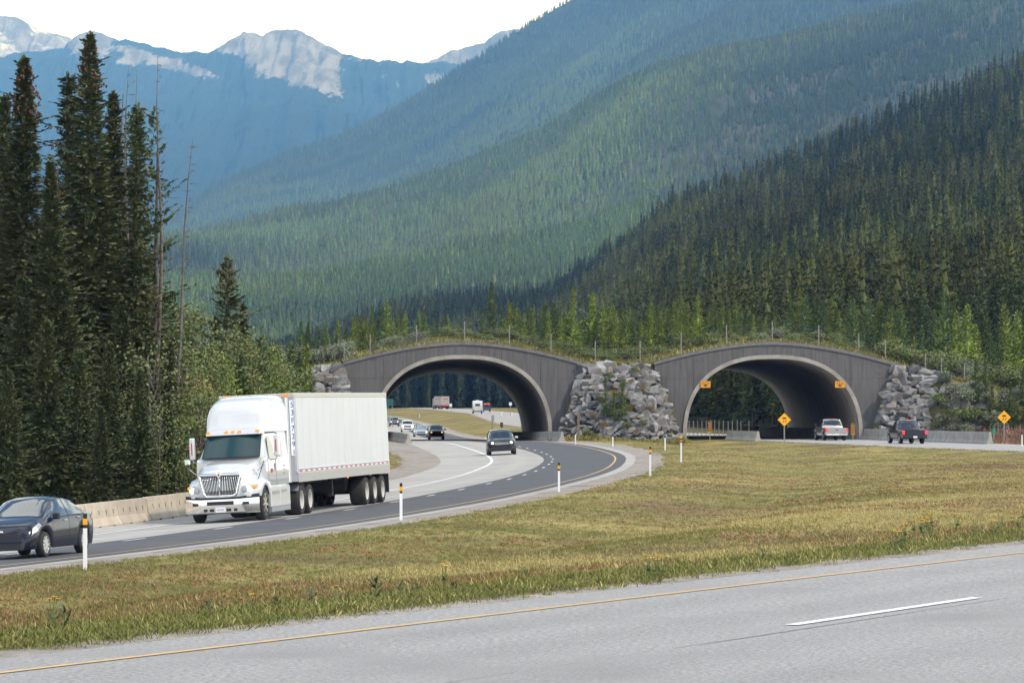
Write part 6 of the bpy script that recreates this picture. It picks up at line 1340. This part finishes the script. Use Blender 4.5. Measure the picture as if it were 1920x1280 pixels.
# weeds at the right verge, pink and yellow
gm2 = [M('pink_weed', (.30, .13, .12), .8, tint=.3, island=.3), M('yellow_weed', (.34, .24, .05), .8, tint=.3, island=.3)]
TW = [tuft(7, gm2[0], nb=14, h=.5, sp=.12, w=.06), tuft(8, gm2[1], nb=14, h=.45, sp=.12, w=.06), tuft(9, gm[0], nb=14, h=.5, sp=.12, w=.05)]
n = 1500; px = rng.uniform(1795, 1990, n); Y = rng.uniform(300, 322, n); X = (px-CX)/F*Y; ob = nearest(LB, TB, X, Y)[0]; k = ob > 8.4; X, Y = X[k], Y[k]; n = len(X); z = ground_h(X, Y); s = .9+1.6*rng.random(n)*sm(Y, 300, 320)
scatter('verge_weeds', np.stack([X, Y, z], 1), np.stack([s, s, s], 1), rng.random(n), rng.choice([0, 1, 2], n, p=[.38, .27, .35]), TW, label='pink and yellow weeds along the right road edge', cat='weeds', kind='stuff')
n = 900; px = rng.uniform(1030, 1290, n); Y = rng.uniform(318, 327, n); X = (px-CX)/F*Y; z = ground_h(X, Y); s = .5+.7*rng.random(n)
scatter('foot_weeds', np.stack([X, Y, z], 1), np.stack([s, s, s], 1), rng.random(n), rng.choice([1, 2], n, p=[.55, .45]), TW, label='dry weeds at the foot of the boulder slope', cat='weeds', kind='stuff')
# gravel chips at the near road edge
m_chips = M('loose_gravel', (.30, .27, .24), .95, island=.3, tint=.3)
cb = []
for s in (1, 2):
    g = np.random.default_rng(s); bm = bmesh.new()
    for i in range(8): bm.verts.new(g.normal(size=3)*np.array([.5, .5, .35]))
    bmesh.ops.convex_hull(bm, input=bm.verts[:]); me = bpy.data.meshes.new('stone'); bm.to_mesh(me); bm.free(); me.materials.append(m_chips); cb.append(me)
n = 5000; i = rng.integers(40, 110, n); o_ = rng.uniform(-5.75, -4.5, n); P = LB[i]; t = TB[i]; jj = rng.random((n, 1)); P = P+jj*(LB[i+1]-LB[i])
X = P[:, 0]+t[:, 1]*o_; Y = P[:, 1]-t[:, 0]*o_; z = np.maximum(P[:, 2]+.008, ground_h(X, Y)); s = .008+.02*rng.random(n)**3
scatter('loose_gravel', np.stack([X, Y, z], 1), np.stack([s, s, s], 1), rng.random(n), rng.integers(0, 2, n), cb, label='loose gravel along the near road edge', cat='gravel', kind='stuff')
# yellow flowers and leafy plants as single plants
m_fl = M('yellow_petals', (.85, .42, .01), .6, island=.15); m_st2 = M('green_stem', (.10, .14, .04), .8, island=.3)
def flower_meshes(seed, heads):
    g = np.random.default_rng(seed); st = MB(); Q = []; lf = []
    for k in range(heads):
        x, y, h = g.normal(0, .07), g.normal(0, .07), .2+.16*g.random(); st.tube([(0, 0, -.02), (x*.5, y*.5, h*.6), (x, y, h)], .005, 4)
        n = 9; a = np.linspace(0, 6.283, n, endpoint=False); b = np.repeat([[x, y, h]], n, 0); Q.append(diamonds(b, np.stack([np.cos(a), np.sin(a), .25+0*a], 1), np.repeat([[.1, .1, 1.]], n, 0), np.full(n, .045), np.full(n, .026)))
        lf.append(diamonds(np.repeat([[x*.5, y*.5, h*.4]], 4, 0), np.stack([g.normal(size=4), g.normal(size=4), .4+0*g.random(4)], 1), np.repeat([[0, 0, 1.]], 4, 0), np.full(4, .12), np.full(4, .03)))
    return st.mesh('stems', m_st2), quads_mesh('petals', np.concatenate(Q), m_fl), quads_mesh('leaves', np.concatenate(lf), m_st2)
FLW = [flower_meshes(1, 1), flower_meshes(2, 3), flower_meshes(3, 5)]
def flower(px, py, kind, label, group=None, sc=1.0):
    Y = 60.0; z = 1.0
    for _ in range(60): z = gz((px-CX)/F*Y, Y); Y = .7*Y+.3*F*(EYE-z)/(py+6-HZ)
    o = empty('yellow_flower', ((px-CX)/F*Y, Y, z), random.random()*6, label=label, cat='flower', group=group); o.scale = (sc,)*3
    a, b, c = FLW[kind]; link('stem', a, o); link('petals', b, o); link('leaves', c, o)
flower(832, 1100, 1, 'yellow flower below the trailer on the median slope', sc=1.0); flower(98, 1178, 1, 'yellow flower beside the dark leafy plant at lower left', sc=1.1); flower(463, 1145, 0, 'single small yellow flower at lower left centre')
flower(628, 1128, 0, 'single small yellow flower on the median left of centre')
for px, py in ((1737, 972), (1745, 983), (1760, 990), (1725, 997), (1790, 990), (1700, 1010), (1728, 1005), (1860, 995), (1872, 990), (1905, 983), (1915, 975), (1690, 1015), (1832, 993), (1745, 1003), (1715, 1000), (1222, 1078), (1240, 1076), (1680, 1020), (1910, 990), (1735, 985)):
    flower(px+random.uniform(-4, 4), py+random.uniform(0, 10), random.choice((0, 1, 1, 2)), 'yellow flower on the median verge near the right edge', 'yellow flowers near the right edge')
m_dkleaf = M('dark_weed_leaves', (.060, .095, .040), .7, island=.3)
def weed(px, py, h, label, grp=None):
    Y = 60.0
    for _ in range(60): z = gz((px-CX)/F*Y, Y); Y = .7*Y+.3*F*(EYE-z)/(py-HZ)
    g = np.random.default_rng(int(px)); n = 26; t = g.random(n); a = g.random(n)*6.283; b = np.stack([.02*g.normal(size=n), .02*g.normal(size=n), h*t*.8], 1)
    o = empty('leafy_weed', ((px-CX)/F*Y, Y, z), label=label, cat='weed', group=grp); MB().tube([(0, 0, -.03), (0, 0, h)], .007, 4).build('stem', m_st2, o)
    link('leaves', quads_mesh('leaves', diamonds(b, np.stack([np.cos(a), np.sin(a), .5+.6*g.random(n)], 1), np.repeat([[0, 0, 1.]], n, 0), h*(.35+.35*g.random(n)), np.full(n, h*.09)), m_dkleaf), o)
weed(122, 1182, .26, 'dark leafy weed with long leaves at lower left'); weed(705, 1125, .28, 'tallest leafy weed on the median verge'); weed(585, 1135, .2, 'leafy weed on the verge left of the tallest one')
for px, py in ((780, 1112), (752, 1118), (850, 1110), (985, 1082), (390, 1150), (520, 1140), (640, 1100), (1430, 1050)): weed(px, py, random.uniform(.12, .2), 'small dark leafy weed on the median', 'small weeds on the median')
# ------------------------------------------------------------------ air
hz_m = bpy.data.materials.new('haze_air'); hz_m.use_nodes = True; t_ = hz_m.node_tree
t_.nodes.remove(t_.nodes['Principled BSDF']); pv = N(t_, 'ShaderNodeVolumePrincipled')
pv.inputs['Color'].default_value = (0.13, 0.38, 1.0, 1); pv.inputs['Density'].default_value = 5.9e-5; pv.inputs['Absorption Color'].default_value = (1, 1, 1, 1)
t_.links.new(pv.outputs[0], t_.nodes['Material Output'].inputs['Volume'])
MB().box(-14000, 14000, -700, 22300, -60, 3600).build('haze', hz_m, kind='stuff')
